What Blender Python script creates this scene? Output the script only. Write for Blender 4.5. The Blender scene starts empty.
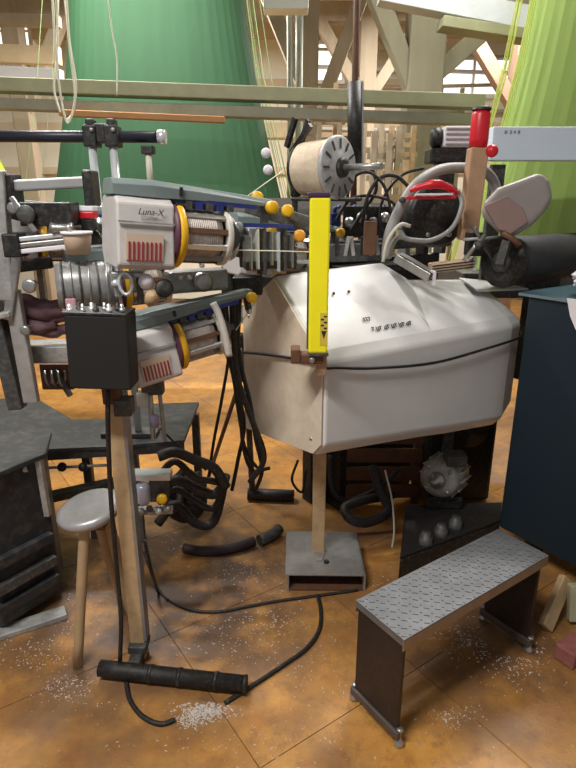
import bpy, math, random
from mathutils import Vector, Matrix, Euler
random.seed(7)
SC = bpy.context.scene
COL = SC.collection
def lin(r, g, b):
    f = lambda v: (v/255/12.92) if v/255 <= .04045 else ((v/255+.055)/1.055)**2.4
    return (f(r), f(g), f(b), 1)

# ---------------------------------------------------------------- camera
F = 569.0; PITCH = math.radians(18); CAMZ = 1.5
cam = bpy.data.cameras.new('camera'); co = bpy.data.objects.new('camera', cam); COL.objects.link(co)
cam.sensor_fit = 'VERTICAL'; cam.sensor_height = 36; cam.lens = F/768*36
cam.clip_start = .02
co.location = (0, 0, CAMZ); co.rotation_euler = (math.pi/2-PITCH, 0, 0)
SC.camera = co
# ---------------------------------------------------------------- world, lamps, exposure
w = bpy.data.worlds.new('hall_daylight'); SC.world = w; w.use_nodes = True
w.node_tree.nodes['Background'].inputs[0].default_value = (.96, .98, 1, 1)
w.node_tree.nodes['Background'].inputs[1].default_value = .26
SC.view_settings.view_transform = 'Standard'; SC.view_settings.look = 'None'
SC.view_settings.gamma = 1; SC.view_settings.use_curve_mapping = False
SC.view_settings.exposure = 0.0
def area(name, loc, sx, sy, power, colour=(1, .97, .92)):
    l = bpy.data.lights.new(name, 'AREA'); l.shape = 'RECTANGLE'; l.size = sx; l.size_y = sy
    l.energy = power; l.color = colour
    o = bpy.data.objects.new(name, l); o.location = loc; COL.objects.link(o); return o
LAMPS = [(-1.4, 3.6), (1.5, 3.3), (-1.2, 6.6), (1.9, 6.4), (-1.1, 0.1)]      # fluorescent fittings under the ceiling
for i, (lx, ly) in enumerate(LAMPS):
    area('tube_light', (lx, ly, 3.52), 1.3, .16, [122, 92, 140, 140, 116][i])

# ---------------------------------------------------------------- pixel helpers used only for measuring the photograph
CS, SN = math.cos(PITCH), math.sin(PITCH)
def ray(px, py):
    u = (px-288)/F; v = (384-py)/F
    return Vector((u, CS+v*SN, -SN+v*CS))
def at(px, py, Y):
    d = ray(px, py); return Vector((0, 0, CAMZ))+d*(Y/d.y)
def atz(px, py, Z):
    d = ray(px, py); return Vector((0, 0, CAMZ))+d*((Z-CAMZ)/d.z)
ANG = math.radians(34.6)                       # heading of the loom
U = Vector((math.cos(ANG), math.sin(ANG), 0)); W = Vector((-math.sin(ANG), math.cos(ANG), 0)); Zv = Vector((0, 0, 1))
LO = Vector((.12, 1.75, 0))
def L(s, w_, z): return LO+U*s+W*w_+Zv*z
RL = Matrix.Rotation(ANG, 3, 'Z')

# ---------------------------------------------------------------- materials
MATS = {}
def mat(name, rgb, rough=.5, metal=0, var=.25, scale=8, dust=0, bump=0, dustc=(150, 140, 125), coat=0, trans=0, emit=0, alpha=1, stretch=(1, 1, 1), rnd=0):
    if name in MATS: return MATS[name]
    m = bpy.data.materials.new(name); m.use_nodes = True; nt = m.node_tree; N = nt.nodes; b = N['Principled BSDF']
    b.inputs['Roughness'].default_value = rough; b.inputs['Metallic'].default_value = metal
    b.inputs['Coat Weight'].default_value = coat
    if trans: b.inputs['Transmission Weight'].default_value = trans
    if alpha < 1: b.inputs['Alpha'].default_value = alpha
    base = lin(*rgb)
    geo = N.new('ShaderNodeNewGeometry'); mp = N.new('ShaderNodeMapping'); mp.inputs['Scale'].default_value = stretch
    nt.links.new(geo.outputs['Position'], mp.inputs['Vector'])
    nz = N.new('ShaderNodeTexNoise'); nz.inputs['Scale'].default_value = scale; nz.inputs['Detail'].default_value = 6; nz.inputs['Roughness'].default_value = .65
    nt.links.new(mp.outputs[0], nz.inputs['Vector'])
    rp = N.new('ShaderNodeValToRGB'); rp.color_ramp.elements[0].position = .3; rp.color_ramp.elements[1].position = .7
    rp.color_ramp.elements[0].color = tuple(c*(1-var) for c in base[:3])+(1,)
    rp.color_ramp.elements[1].color = tuple(min(1, c*(1+var*.5)) for c in base[:3])+(1,)
    nt.links.new(nz.outputs['Fac'], rp.inputs['Fac'])
    out = rp.outputs['Color']
    if rnd:
        oi = N.new('ShaderNodeObjectInfo'); hs = N.new('ShaderNodeHueSaturation'); ma = N.new('ShaderNodeMapRange')
        ma.inputs['To Min'].default_value = 1-rnd; ma.inputs['To Max'].default_value = 1+rnd
        nt.links.new(oi.outputs['Random'], ma.inputs['Value']); nt.links.new(ma.outputs[0], hs.inputs['Value'])
        nt.links.new(out, hs.inputs['Color']); out = hs.outputs[0]
    if dust:
        n2 = N.new('ShaderNodeTexNoise'); n2.inputs['Scale'].default_value = scale*3.1; n2.inputs['Detail'].default_value = 8
        nt.links.new(geo.outputs['Position'], n2.inputs['Vector'])
        r2 = N.new('ShaderNodeValToRGB'); r2.color_ramp.elements[0].position = .48; r2.color_ramp.elements[1].position = .72
        r2.color_ramp.elements[1].color = (dust, dust, dust, 1)
        nt.links.new(n2.outputs['Fac'], r2.inputs['Fac'])
        mx = N.new('ShaderNodeMixRGB'); mx.inputs['Color2'].default_value = lin(*dustc)
        nt.links.new(r2.outputs[0], mx.inputs['Fac']); nt.links.new(out, mx.inputs['Color1']); out = mx.outputs[0]
    nt.links.new(out, b.inputs['Base Color'])
    if emit:
        b.inputs['Emission Color'].default_value = base; b.inputs['Emission Strength'].default_value = emit
    if bump:
        bp = N.new('ShaderNodeBump'); bp.inputs['Strength'].default_value = bump; bp.inputs['Distance'].default_value = .01
        nt.links.new(nz.outputs['Fac'], bp.inputs['Height']); nt.links.new(bp.outputs[0], b.inputs['Normal'])
    MATS[name] = m; return m
M_white = mat('ivory_painted_cover', (220, 220, 219), .36, var=.05, scale=5, dust=.06, dustc=(196, 180, 172))
M_black = mat('black_plastic', (26, 25, 26), .5, var=.2, scale=20, dust=.15)
M_blackm = mat('black_machine_enamel', (34, 33, 33), .45, .2, var=.35, scale=25, dust=.35, dustc=(105, 100, 92))
M_rubber = mat('black_rubber', (24, 21, 22), .6, var=.3, scale=30, dust=.3, dustc=(90, 82, 75))
M_steel = mat('bare_steel', (178, 178, 176), .33, .75, var=.25, scale=30)
M_chrome = mat('chrome', (222, 226, 230), .25, .45, var=.1)
M_alu = mat('grey_casting', (168, 168, 166), .5, .35, var=.35, scale=22, dust=.3, dustc=(95, 90, 84))
M_dalu = mat('dark_grey_casting', (78, 78, 78), .55, .3, var=.4, scale=22, dust=.4, dustc=(130, 124, 115))
M_grey = mat('dark_grey_paint', (44, 45, 48), .55, var=.3, scale=9, dust=.35, dustc=(105, 100, 95))
M_feed = mat('pale_grey_enamel', (196, 192, 190), .4, var=.08, scale=9, dust=.15)
M_arm = mat('grey_green_enamel', (120, 134, 134), .4, var=.12, scale=9, dust=.2)
M_yel = mat('signal_yellow', (252, 240, 22), .35, var=.04, scale=9, coat=.3)
M_yelr = mat('ring_yellow', (226, 176, 32), .38, var=.12, scale=20)
M_navy = mat('navy_plastic', (40, 52, 124), .4, var=.25, scale=30)
M_red = mat('red_plastic', (205, 28, 44), .35, var=.08)
M_dred = mat('dark_red_paint', (150, 50, 60), .5, var=.2)
M_beige = mat('beige_painted_wood', (188, 160, 122), .6, var=.18, scale=14, dust=.3, dustc=(140, 105, 75))
M_yarn = mat('beige_yarn', (214, 196, 172), .85, var=.18, scale=40, bump=.3)
M_blue = mat('navy_blue_enamel', (18, 38, 50), .5, var=.07, scale=4)
M_lblue = mat('pale_blue_enamel', (214, 226, 238), .45, var=.05, scale=4)
M_taupe = mat('taupe_plastic', (150, 142, 140), .45, var=.12, scale=9, dust=.25)
M_brown = mat('brown_rusty_steel', (105, 72, 52), .6, .2, var=.3, scale=18)
M_wood = mat('grey_weathered_timber', (170, 154, 132), .75, var=.22, scale=5, stretch=(1, 1, .15), bump=.2)
M_cream = mat('cream_wall', (236, 228, 208), .8, var=.08, scale=2, bump=.05)
M_ceil = mat('ceiling_paint', (222, 214, 196), .8, var=.1, scale=3)
M_pipe = mat('pale_pipe', (205, 200, 184), .5, var=.15, scale=6)
M_rail = mat('olive_rail', (150, 150, 118), .5, .1, var=.2, scale=7)
M_whitep = mat('white_lamp_housing', (232, 232, 232), .5, var=.04)
M_tube = mat('glowing_tube', (255, 250, 235), .4, var=0, emit=6)
M_pane = mat('bright_window_pane', (245, 246, 240), .3, var=.03, scale=1, emit=1.4)
M_paper = mat('white_paper', (226, 222, 228), .7, var=.06)
M_rail2 = mat('galvanised', (170, 168, 165), .4, .6, var=.2, scale=30)
M_step = mat('tread_plate', (122, 124, 128), .45, .45, var=.22, scale=14, dust=.25, dustc=(100, 96, 92))
M_sdark = mat('step_side_plate', (46, 38, 38), .5, .2, var=.3, scale=12, dust=.25, dustc=(80, 62, 52))
M_lint = mat('lint', (196, 186, 178), .95, var=.3, scale=60)
M_clear = mat('cloudy_plastic', (150, 150, 150), .35, .2, var=.4, scale=35)

# ---------------------------------------------------------------- mesh builder
class G:
    def __init__(s): s.v = []; s.f = []; s.smooth = []
    def add(s, vs, fs, sm=False):
        n = len(s.v); s.v += [Vector(p) for p in vs]
        for f in fs: s.f.append(tuple(i+n for i in f)); s.smooth.append(sm)
        return s
    def box(s, c, size, R=None):
        c = Vector(c); h = [k/2 for k in size]; vs = []
        for x in (-1, 1):
            for y in (-1, 1):
                for z in (-1, 1):
                    p = Vector((x*h[0], y*h[1], z*h[2])); vs.append(c+(R @ p if R else p))
        return s.add(vs, [(0, 1, 3, 2), (4, 6, 7, 5), (0, 4, 5, 1), (2, 3, 7, 6), (0, 2, 6, 4), (1, 5, 7, 3)])
    def bar(s, a, b, wd, ht, up=Zv):                     # rectangular bar from a to b
        a = Vector(a); b = Vector(b); d = (b-a); ln = d.length; d.normalize()
        up = Vector(up)
        if abs(d.dot(up)) > .98: up = Vector((0, 1, 0))
        y = up.cross(d).normalized(); z = d.cross(y)
        R = Matrix((d, y, z)).transposed()
        return s.box((a+b)/2, (ln, wd, ht), R)
    def tube(s, pts, r, seg=10, smooth_path=0, cap=True):
        pts = [Vector(p) for p in pts]
        if smooth_path and len(pts) > 2: pts = catmull(pts, smooth_path)
        n = len(pts); rs = r if isinstance(r, (list, tuple)) else [r]*n
        if len(rs) != n: rs = [rs[min(len(rs)-1, int(i/(n-1)*(len(rs)-1)+.5))] for i in range(n)]
        prev = None; vs = []
        for i, p in enumerate(pts):
            d = (pts[min(i+1, n-1)]-pts[max(i-1, 0)]).normalized()
            if prev is None:
                a = Vector((0, 0, 1)) if abs(d.z) < .9 else Vector((1, 0, 0))
                x = d.cross(a).normalized()
            else:
                x = (prev-d*prev.dot(d)).normalized()
            prev = x; y = d.cross(x)
            for k in range(seg):
                t = 2*math.pi*k/seg; vs.append(p+(x*math.cos(t)+y*math.sin(t))*rs[i])
        fs = []
        for i in range(n-1):
            for k in range(seg):
                fs.append((i*seg+k, i*seg+(k+1) % seg, (i+1)*seg+(k+1) % seg, (i+1)*seg+k))
        s.add(vs, fs, True)
        if cap:
            s.add(vs[:seg], [tuple(reversed(range(seg)))]); s.add(vs[-seg:], [tuple(range(seg))])
        return s
    def lathe(s, o, axis, prof, seg=28, sm=True):        # prof: (distance along axis, radius)
        o = Vector(o); d = Vector(axis).normalized(); a = Zv if abs(d.z) < .9 else Vector((1, 0, 0))
        x = d.cross(a).normalized(); y = d.cross(x); vs = []
        for (t, r) in prof:
            for k in range(seg):
                q = 2*math.pi*k/seg; vs.append(o+d*t+(x*math.cos(q)+y*math.sin(q))*max(r, 1e-4))
        fs = []
        for i in range(len(prof)-1):
            for k in range(seg):
                fs.append((i*seg+k, i*seg+(k+1) % seg, (i+1)*seg+(k+1) % seg, (i+1)*seg+k))
        return s.add(vs, fs, sm)
    def prism(s, poly, ext):                              # poly: list of 3D points, ext: vector
        n = len(poly); p = [Vector(q) for q in poly]; e = Vector(ext)
        return s.add(p+[q+e for q in p], [tuple(range(n))]+[tuple(range(2*n-1, n-1, -1))]+[(i, i+n, (i+1) % n+n, (i+1) % n) for i in range(n)])
    def ball(s, c, r, seg=12, rings=8, sc=(1, 1, 1)):
        c = Vector(c); vs = []; fs = []
        for i in range(rings+1):
            a = math.pi*i/rings
            for k in range(seg):
                q = 2*math.pi*k/seg
                vs.append(c+Vector((max(math.sin(a), .001)*math.cos(q)*r*sc[0], max(math.sin(a), .001)*math.sin(q)*r*sc[1], math.cos(a)*r*sc[2])))
        for i in range(rings):
            for k in range(seg): fs.append((i*seg+k, (i+1)*seg+k, (i+1)*seg+(k+1) % seg, i*seg+(k+1) % seg))
        return s.add(vs, fs, True)
def catmull(p, n):
    out = []
    q = [p[0]*2-p[1]]+p+[p[-1]*2-p[-2]]
    for i in range(1, len(q)-2):
        for k in range(n):
            t = k/n; a, b, c, d = q[i-1:i+3]
            out.append(.5*((2*b)+(c-a)*t+(2*a-5*b+4*c-d)*t*t+(3*b-a-3*c+d)*t**3))
    out.append(p[-1]); return out

def wloc(o):
    v = Vector((0, 0, 0))
    while o: v += o.location; o = o.parent
    return v
def mesh(name, g, m, parent=None, local=False, bevel=0, seg=2):
    """part of `parent` (vertices in world space unless local) or a one-mesh thing with its origin at its base"""
    me = bpy.data.meshes.new(name)
    if parent is not None and not local: off = wloc(parent)
    elif parent is not None: off = Vector((0, 0, 0))
    else:
        xs = [p.x for p in g.v]; ys = [p.y for p in g.v]; zs = [p.z for p in g.v]
        off = Vector(((min(xs)+max(xs))/2, (min(ys)+max(ys))/2, min(zs)))
    me.from_pydata([tuple(p-off) for p in g.v], [], g.f)
    for p, sm in zip(me.polygons, g.smooth): p.use_smooth = sm
    me.materials.append(m); me.update()
    import bmesh
    bm = bmesh.new(); bm.from_mesh(me); bmesh.ops.remove_doubles(bm, verts=bm.verts, dist=1e-6); bmesh.ops.recalc_face_normals(bm, faces=bm.faces); bm.to_mesh(me); bm.free()
    o = bpy.data.objects.new(name, me); COL.objects.link(o)
    if parent is not None: o.parent = parent
    else: o.location = off
    if bevel:
        b = o.modifiers.new('bevel', 'BEVEL'); b.width = bevel; b.segments = seg; b.limit_method = 'ANGLE'; b.angle_limit = .6
        b.harden_normals = False
    return o
def tag(o, label, cat, group=None, kind=None):
    o['label'] = label
    if cat: o['category'] = cat
    if group: o['group'] = group
    if kind: o['kind'] = kind
    return o
def thing(name, label, cat, loc, group=None, rot=None):
    o = bpy.data.objects.new(name, None); COL.objects.link(o); o.location = loc; o.empty_display_size = .05
    if rot is not None: o.rotation_euler = rot
    return tag(o, label, cat, group)
def struct(o): o['kind'] = 'structure'; return o
def copy_tree(o, parent=None):
    c = o.copy(); COL.objects.link(c); c.parent = parent
    for ch in list(o.children): copy_tree(ch, c)
    return c
def text_part(name, body, size, m, parent, loc, rot, shear=0, depth=.0006, align='LEFT'):
    cu = bpy.data.curves.new(name, 'FONT'); cu.body = body; cu.size = size; cu.shear = shear; cu.extrude = depth; cu.align_x = align
    t = bpy.data.objects.new(name, cu); me = bpy.data.meshes.new_from_object(t); bpy.data.objects.remove(t)
    me.materials.clear(); me.materials.append(m)
    o = bpy.data.objects.new(name, me); COL.objects.link(o); o.parent = parent; o.location = loc; o.rotation_euler = rot
    return o

# ================================================================ SETTING
# ---- floor: ochre square panels laid along the loom, joints recessed
def floor_material():
    m = bpy.data.materials.new('ochre_floor_panels'); m.use_nodes = True; nt = m.node_tree; N = nt.nodes; b = N['Principled BSDF']; K = nt.links.new
    geo = N.new('ShaderNodeNewGeometry'); oi = N.new('ShaderNodeObjectInfo')
    def noise(sc, det, lo, hi, rough=.6):
        n = N.new('ShaderNodeTexNoise'); n.inputs['Scale'].default_value = sc; n.inputs['Detail'].default_value = det; n.inputs['Roughness'].default_value = rough
        K(geo.outputs['Position'], n.inputs['Vector']); r = N.new('ShaderNodeMapRange'); r.inputs['From Min'].default_value = lo; r.inputs['From Max'].default_value = hi
        K(n.outputs['Fac'], r.inputs['Value']); return r.outputs[0]
    def mix(f, a, bb):
        x = N.new('ShaderNodeMixRGB'); K(f, x.inputs['Fac'])
        for s, v in (('Color1', a), ('Color2', bb)):
            if isinstance(v, tuple): x.inputs[s].default_value = v
            else: K(v, x.inputs[s])
        return x.outputs[0]
    c = mix(noise(7, 8, .35, .68), lin(200, 146, 72), lin(176, 120, 56))
    hs = N.new('ShaderNodeHueSaturation'); mr = N.new('ShaderNodeMapRange'); mr.inputs['To Min'].default_value = .86; mr.inputs['To Max'].default_value = 1.1
    K(oi.outputs['Random'], mr.inputs['Value']); K(mr.outputs[0], hs.inputs['Value']); K(c, hs.inputs['Color']); c = hs.outputs[0]
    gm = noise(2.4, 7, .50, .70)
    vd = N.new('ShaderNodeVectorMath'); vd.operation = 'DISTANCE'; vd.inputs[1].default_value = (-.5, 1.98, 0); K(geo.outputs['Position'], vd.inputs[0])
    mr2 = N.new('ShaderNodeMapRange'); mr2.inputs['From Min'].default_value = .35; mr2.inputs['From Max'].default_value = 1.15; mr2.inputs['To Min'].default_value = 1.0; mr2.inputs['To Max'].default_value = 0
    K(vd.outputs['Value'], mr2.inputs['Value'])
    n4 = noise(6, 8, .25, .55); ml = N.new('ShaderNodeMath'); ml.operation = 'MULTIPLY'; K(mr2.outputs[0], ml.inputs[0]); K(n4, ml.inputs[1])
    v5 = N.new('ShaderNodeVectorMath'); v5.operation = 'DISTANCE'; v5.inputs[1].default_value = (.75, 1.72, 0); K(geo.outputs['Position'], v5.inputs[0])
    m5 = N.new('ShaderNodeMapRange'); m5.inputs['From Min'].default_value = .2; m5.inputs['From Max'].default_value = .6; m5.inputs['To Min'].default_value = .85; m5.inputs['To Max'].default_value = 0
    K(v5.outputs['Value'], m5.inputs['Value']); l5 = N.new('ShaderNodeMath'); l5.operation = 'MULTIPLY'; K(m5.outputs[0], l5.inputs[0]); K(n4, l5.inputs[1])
    c = mix(l5.outputs[0], c, lin(92, 64, 50))                      # dirt and painted-in shade under the step
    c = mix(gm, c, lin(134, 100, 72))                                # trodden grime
    c = mix(ml.outputs[0], c, lin(88, 68, 56))                      # oily dirt, with the machines' shade painted in round the stands
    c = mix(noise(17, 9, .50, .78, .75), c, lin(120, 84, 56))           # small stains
    c = mix(noise(60, 5, .64, .78), c, lin(196, 172, 144))          # dust specks
    K(c, b.inputs['Base Color'])
    r = noise(5, 6, .3, .7); q = N.new('ShaderNodeMapRange'); q.inputs['To Min'].default_value = .32; q.inputs['To Max'].default_value = .6
    K(r, q.inputs['Value']); K(q.outputs[0], b.inputs['Roughness'])
    bp = N.new('ShaderNodeBump'); bp.inputs['Strength'].default_value = .15; bp.inputs['Distance'].default_value = .004
    K(noise(60, 5, .3, .8), bp.inputs['Height']); K(bp.outputs[0], b.inputs['Normal'])
    return m
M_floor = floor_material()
g = G().box((0.5, 4, -.02), (17, 12, .02))
floor = struct(mesh('floor', g, mat('floor_joint_dirt', (120, 82, 46), .8, var=.3, scale=12)))
TS = .62
tile_me = None
for i in range(-9, 16):
    for j in range(-9, 16):
        c = Vector((-.078, 1.17, 0))+U*(i+.5)*TS+W*(j+.5)*TS
        if not (-3.3 < c.x < 3.6 and .45 < c.y < 8.6): continue
        if abs(c.x) > .72*c.y+.8: continue
        if tile_me is None:
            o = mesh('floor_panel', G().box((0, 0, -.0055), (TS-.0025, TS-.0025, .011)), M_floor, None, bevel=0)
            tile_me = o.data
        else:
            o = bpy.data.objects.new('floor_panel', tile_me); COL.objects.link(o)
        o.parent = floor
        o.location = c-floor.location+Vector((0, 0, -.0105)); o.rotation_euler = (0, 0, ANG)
# ---- back wall, ceiling
wall = struct(mesh('wall_back', G().box((.5, 9.1, 2.1), (17, .2, 4.2)), M_cream))
for k in range(5):                                         # horizontal timber rails on the wall
    mesh('wall_board', G().box((.5, 8.97, [1.25, 1.9, 2.45, 3.05, 3.7][k]), (17, .06, [.16, .1, .2, .12, .2][k])), mat('wall_board_paint', (206, 188, 160), .8, var=.2, scale=2, rnd=.2), wall)
ceil = struct(mesh('ceiling', G().box((.5, 4.6, 4.25), (17, 9.2, .1)), M_ceil))
for k in range(9):
    mesh('ceiling_joist', G().box((.5, 1.4+k*.9, 4.16), (17, .1, .08)), M_wood, ceil)
def window(name, px0, py0, px1, py1, nx, ny):
    a = at(px0, py1, 8.9); b = at(px1, py0, 8.9)
    g = G(); t = .05
    g.box(((a.x+b.x)/2, 8.93, a.z), (b.x-a.x+t, .08, t)); g.box(((a.x+b.x)/2, 8.93, b.z), (b.x-a.x+t, .08, t))
    for i in range(nx+1): g.box((a.x+(b.x-a.x)*i/nx, 8.93, (a.z+b.z)/2), (.035, .07, b.z-a.z))
    o = struct(mesh(name, g, M_whitep))
    for i in range(nx):
        for j in range(ny):
            w_, h_ = (b.x-a.x)/nx, (b.z-a.z)/ny
            mesh('pane', G().box((a.x+w_*(i+.5), 8.95, a.z+h_*(j+.5)), (w_-.04, .02, h_-.03)), M_pane, o)
window('window_1', 306, 42, 344, 82, 1, 1)
window('window_2', 436, 58, 512, 96, 2, 1)
window('window_3', -30, 8, 26, 52, 3, 2)
# fluorescent fittings
for i, (lx, ly) in enumerate(LAMPS):
    t = thing('ceiling_lamp', ['ceiling tube lamp above the left machines', 'ceiling tube lamp above the right side of the loom', 'ceiling tube lamp far back on the left', 'ceiling tube lamp far back on the right', 'ceiling tube lamp over the open floor in front'][i], 'lamp', (lx, ly, 3.6), 'fluorescent ceiling lamps')
    mesh('housing', G().box((lx, ly, 3.63), (1.4, .22, .08)), M_whitep, t, bevel=.01)
    mesh('hanger', G().tube([(lx, ly, 3.66), (lx, ly, 4.2)], .012), M_steel, t)
    for s in (-1, 1): mesh('tube', G().tube([(lx-.62, ly+s*.06, 3.565), (lx+.62, ly+s*.06, 3.565)], .016), M_tube, t)

# ---- timber posts with knee braces
def timber_post(px, Y, wd, label, braces, m=M_wood):
    x = at(px, 100, Y).x
    t = thing('timber_post', label, 'post', (x, Y, 0), 'timber posts carrying the roof')
    mesh('shaft', G().box((x, Y, 2.06), (wd, wd, 4.05)), m, t, bevel=.01)
    mesh('head_beam', G().box((x, Y, 3.55), (1.9, wd*.9, .2)), m, t, bevel=.01)
    for (dx, z0, z1) in braces:
        mesh('brace', G().bar((x, Y-.01, z0), (x+dx, Y-.01, z1), .13, .15, up=(0, 1, 0)), m, t, bevel=.008)
timber_post(421, 5.0, .27, 'thick grey timber roof post left of the lime cords', [(-.62, 2.2, 3.4), (.72, 2.35, 2.95)], mat('olive_grey_timber', (148, 142, 120), .75, var=.2, scale=5, stretch=(1, 1, .15), bump=.2))
timber_post(310, 6.2, .15, 'thin timber roof post behind the yarn bobbin', [(.55, 2.1, 3.5), (-.5, 2.4, 3.5)])
timber_post(520, 7.0, .25, 'brown timber roof post half hidden by the lime cords', [(-.85, 2.4, 3.5)], mat('brown_timber', (140, 112, 92), .8, var=.2, scale=4))
timber_post(366, 7.6, .2, 'far timber roof post behind the black sleeved pipe', [(-.6, 2.6, 3.5), (.6, 2.6, 3.5)])
timber_post(22, 7.4, .2, 'far timber roof post at the left edge', [(.6, 2.4, 3.5)])
def rail(name, label, px0, py0, px1, py1, Y, ht, dp, m, cat='rail', group=None, bev=.004):
    a = at(px0, py0, Y); b = at(px1, py1, Y)
    return tag(mesh(name, G().bar(a, b, dp, ht), m, bevel=bev), label, cat, group)
rail('cable_tray', 'upper olive steel tray crossing in front of the green cords', -40, 84, 482, 102.6, 3.7, .075, .12, M_rail, 'tray', 'overhead olive trays')
rail('cable_tray', 'lower grey-olive steel tray crossing in front of the green cords', -40, 103, 482, 120.6, 3.72, .06, .1, mat('grey_rail', (158, 156, 134), .5, .1, var=.2, scale=7), 'tray', 'overhead olive trays')
rail('wooden_batten', 'ochre wooden batten under the overhead trays', 60, 113, 225, 120, 3.6445, .035, .05, mat('ochre_batten', (176, 130, 82), .7, var=.15), 'batten')
rail('steel_beam', 'pale blue-grey steel beam slanting across the top right', 380, -8, 545, 24, 4.2, .13, .14, mat('pale_beam', (196, 200, 206), .5, var=.1), 'beam')
rail('steel_beam', 'darker steel flange under the slanting top right beam', 440, 24, 545, 40, 4.15, .06, .16, M_rail, 'beam')
a = at(286, 2, 5.6)
t = thing('hanging_lamp_box', 'white hanging lamp housing at the top centre', 'lamp', a-Zv*.08)
mesh('housing', G().box(a, (.38, .2, .15)), M_whitep, t, bevel=.01); mesh('hanger', G().tube([a+Zv*.06, Vector((a.x, a.y, 4.2))], .012), M_steel, t)
for k, (px, Yy, r) in enumerate([(290, 5.86, .03), (299, 5.88, .036)]):
    p = at(px, 100, Yy)
    tag(mesh('steel_pipe', G().tube([(p.x, Yy, 0), (p.x, Yy, 4.2)], r), mat('grey_green_pipe', (158, 160, 146), .5, .1, var=.2), None), ['thinner of two upright grey pipes behind the bobbin', 'thicker of two upright grey pipes behind the bobbin'][k], 'pipe', 'upright pipes behind the bobbin')
rail('wall_pipe', 'white horizontal pipe across the left background', -60, 70, 62, 77, 6.2, .12, .12, M_whitep, 'pipe')
rail('timber_beam', 'upper pale timber beam in the left background', -60, 18, 60, 22, 6.6, .1, .1, M_wood, 'beam', 'timber beams in the left background')
rail('timber_beam', 'lower pale timber beam in the left background', -60, 52, 60, 56, 6.4, .16, .1, mat('pale_timber', (212, 188, 150), .7, var=.15, scale=4), 'beam', 'timber beams in the left background')
# things on racks far behind: pale crates and boards
rk = random.Random(3)
for k in range(9):
    px = [372, 388, 402, 380, 396, 450, 470, 330, 345][k]; py = [150, 160, 145, 178, 185, 112, 118, 112, 120][k]; Yy = [4.4, 4.5, 4.6, 4.0, 4.25, 6, 6.2, 5, 5.2][k]
    c = at(px, py, Yy); w_ = rk.uniform(.1, .2); h_ = rk.uniform(.12, .3)
    z0 = c.z-h_/2
    t = thing('rack_frame', ['%s wooden yarn rack frame %s' % (cc, pp) for cc, pp in [('pale', 'beside the black sleeved pipe'), ('tan', 'right of the black sleeved pipe'), ('brown', 'before the thick timber post'), ('low cream', 'behind the loom top'), ('low tan', 'near the grey hose'), ('grey', 'under the right window'), ('pale', 'right of the grey frame under the window'), ('cream', 'left of the black sleeve'), ('small tan', 'just left of the black sleeve')]][k], 'rack', (c.x, Yy, 0), 'yarn rack frames behind the loom')
    mm = [M_wood, M_wood, M_beige, M_wood, M_beige, M_rail, M_wood, M_wood, M_beige][k]
    for s in (-1, 1): mesh('upright', G().box((c.x+s*w_/2, Yy, (c.z+h_)/2), (.035, .05, c.z+h_)), mm, t)
    for q in range(3): mesh('crossbar', G().box((c.x, Yy+.02, z0+h_*q/2), (w_+.08, .03, .035)), mm, t)

# ---------------------------------------------------------------- jacquard harness cords
def harness(name, label, cx, Y, wb, wt, zb, zt, dp, m, mstr, seed, cords=True):
    """fan of cords: wide below, gathered above"""
    g = G(); n = 96; rings = 9; vs = []
    for i in range(rings):
        f = i/(rings-1); z = zb+(zt-zb)*f; hw = (wb*(1-f)+wt*f)/2-.05*math.sin(math.pi*f)
        for k in range(n):
            q = 2*math.pi*k/n; e = .62
            x = math.copysign(abs(math.cos(q))**e, math.cos(q)); y = math.copysign(abs(math.sin(q))**e, math.sin(q))
            rip = 1+(.004 if k % 2 else 0)
            vs.append(Vector((cx+x*hw*rip, Y+y*dp*(1-.35*f)*rip, z)))
    fs = [(i*n+k, i*n+(k+1) % n, (i+1)*n+(k+1) % n, (i+1)*n+k) for i in range(rings-1) for k in range(n)]
    fs += [tuple(range(n-1, -1, -1)), tuple((rings-1)*n+k for k in range(n))]
    g.add(vs, fs, False)
    t = thing(name, label, 'harness', (cx, Y, zb))
    mesh('cord_bundle', g, m, t)
    if cords:
        r = random.Random(seed); h = G()
        for s in (-1, 1):
            for k in range(11):
                o = abs(r.gauss(0, .07)); xb = cx+s*(wb/2+.005+o); xt = cx+s*(wt/2+.005+o*.6); y = Y+r.uniform(-dp, dp)*.7
                h.tube([(xb, y, zb), ((xb+xt)/2-s*.05, y, (zb+zt)/2), (xt, y*.0+Y+(y-Y)*.6, zt)], .0025, seg=4, cap=False)
        tag(mesh('loose_cords', h, mstr, t), 'pale loose cords along the edge', None, kind='stuff')
    # carrier board at the top and the loom beam that holds the foot
    mesh('comb_board', G().box((cx, Y, zt+.03), (wt+.1, dp*1.7, .06)), M_wood, t, bevel=.006)
    for s in (-1, 1): mesh('foot_stand', G().box((cx+s*wb*.42, Y+dp*.6, zb/2), (.07, .07, zb)), M_dalu, t, bevel=.006)
    mesh('foot_beam', G().box((cx, Y, zb-.06), (wb+.2, dp*2.1, .14)), M_dalu, t, bevel=.006)
def cord_mat(name, rgb, v=.3):
    return mat(name, rgb, .75, var=v, scale=14, stretch=(1, 1, .02), bump=.15)
harness('harness_cords', 'large dark green fan of jacquard harness cords behind the feeders', -.93, 4.75, 1.86, 1.12, 1.28, 3.35, .42, cord_mat('green_cords', (44, 86, 54), .12), mat('pale_green_cord', (150, 176, 120), .8, var=.15), 1)
harness('harness_cords', 'lime green fan of jacquard harness cords at the right edge', 2.30, 3.5, 2.46, 1.86, 1.1, 3.3, .3, cord_mat('lime_cords', (150, 178, 92), .1), mat('yellow_green_cord', (196, 208, 96), .8, var=.15), 2)
harness('harness_cords', 'distant lime green fan of harness cords at the left edge', -3.75, 6.3, 2.3, 1.2, 1.0, 2.35, .3, cord_mat('lime_cords2', (170, 196, 50), .2), mat('yellow_green_cord2', (206, 214, 110), .8), 4, False)
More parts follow.
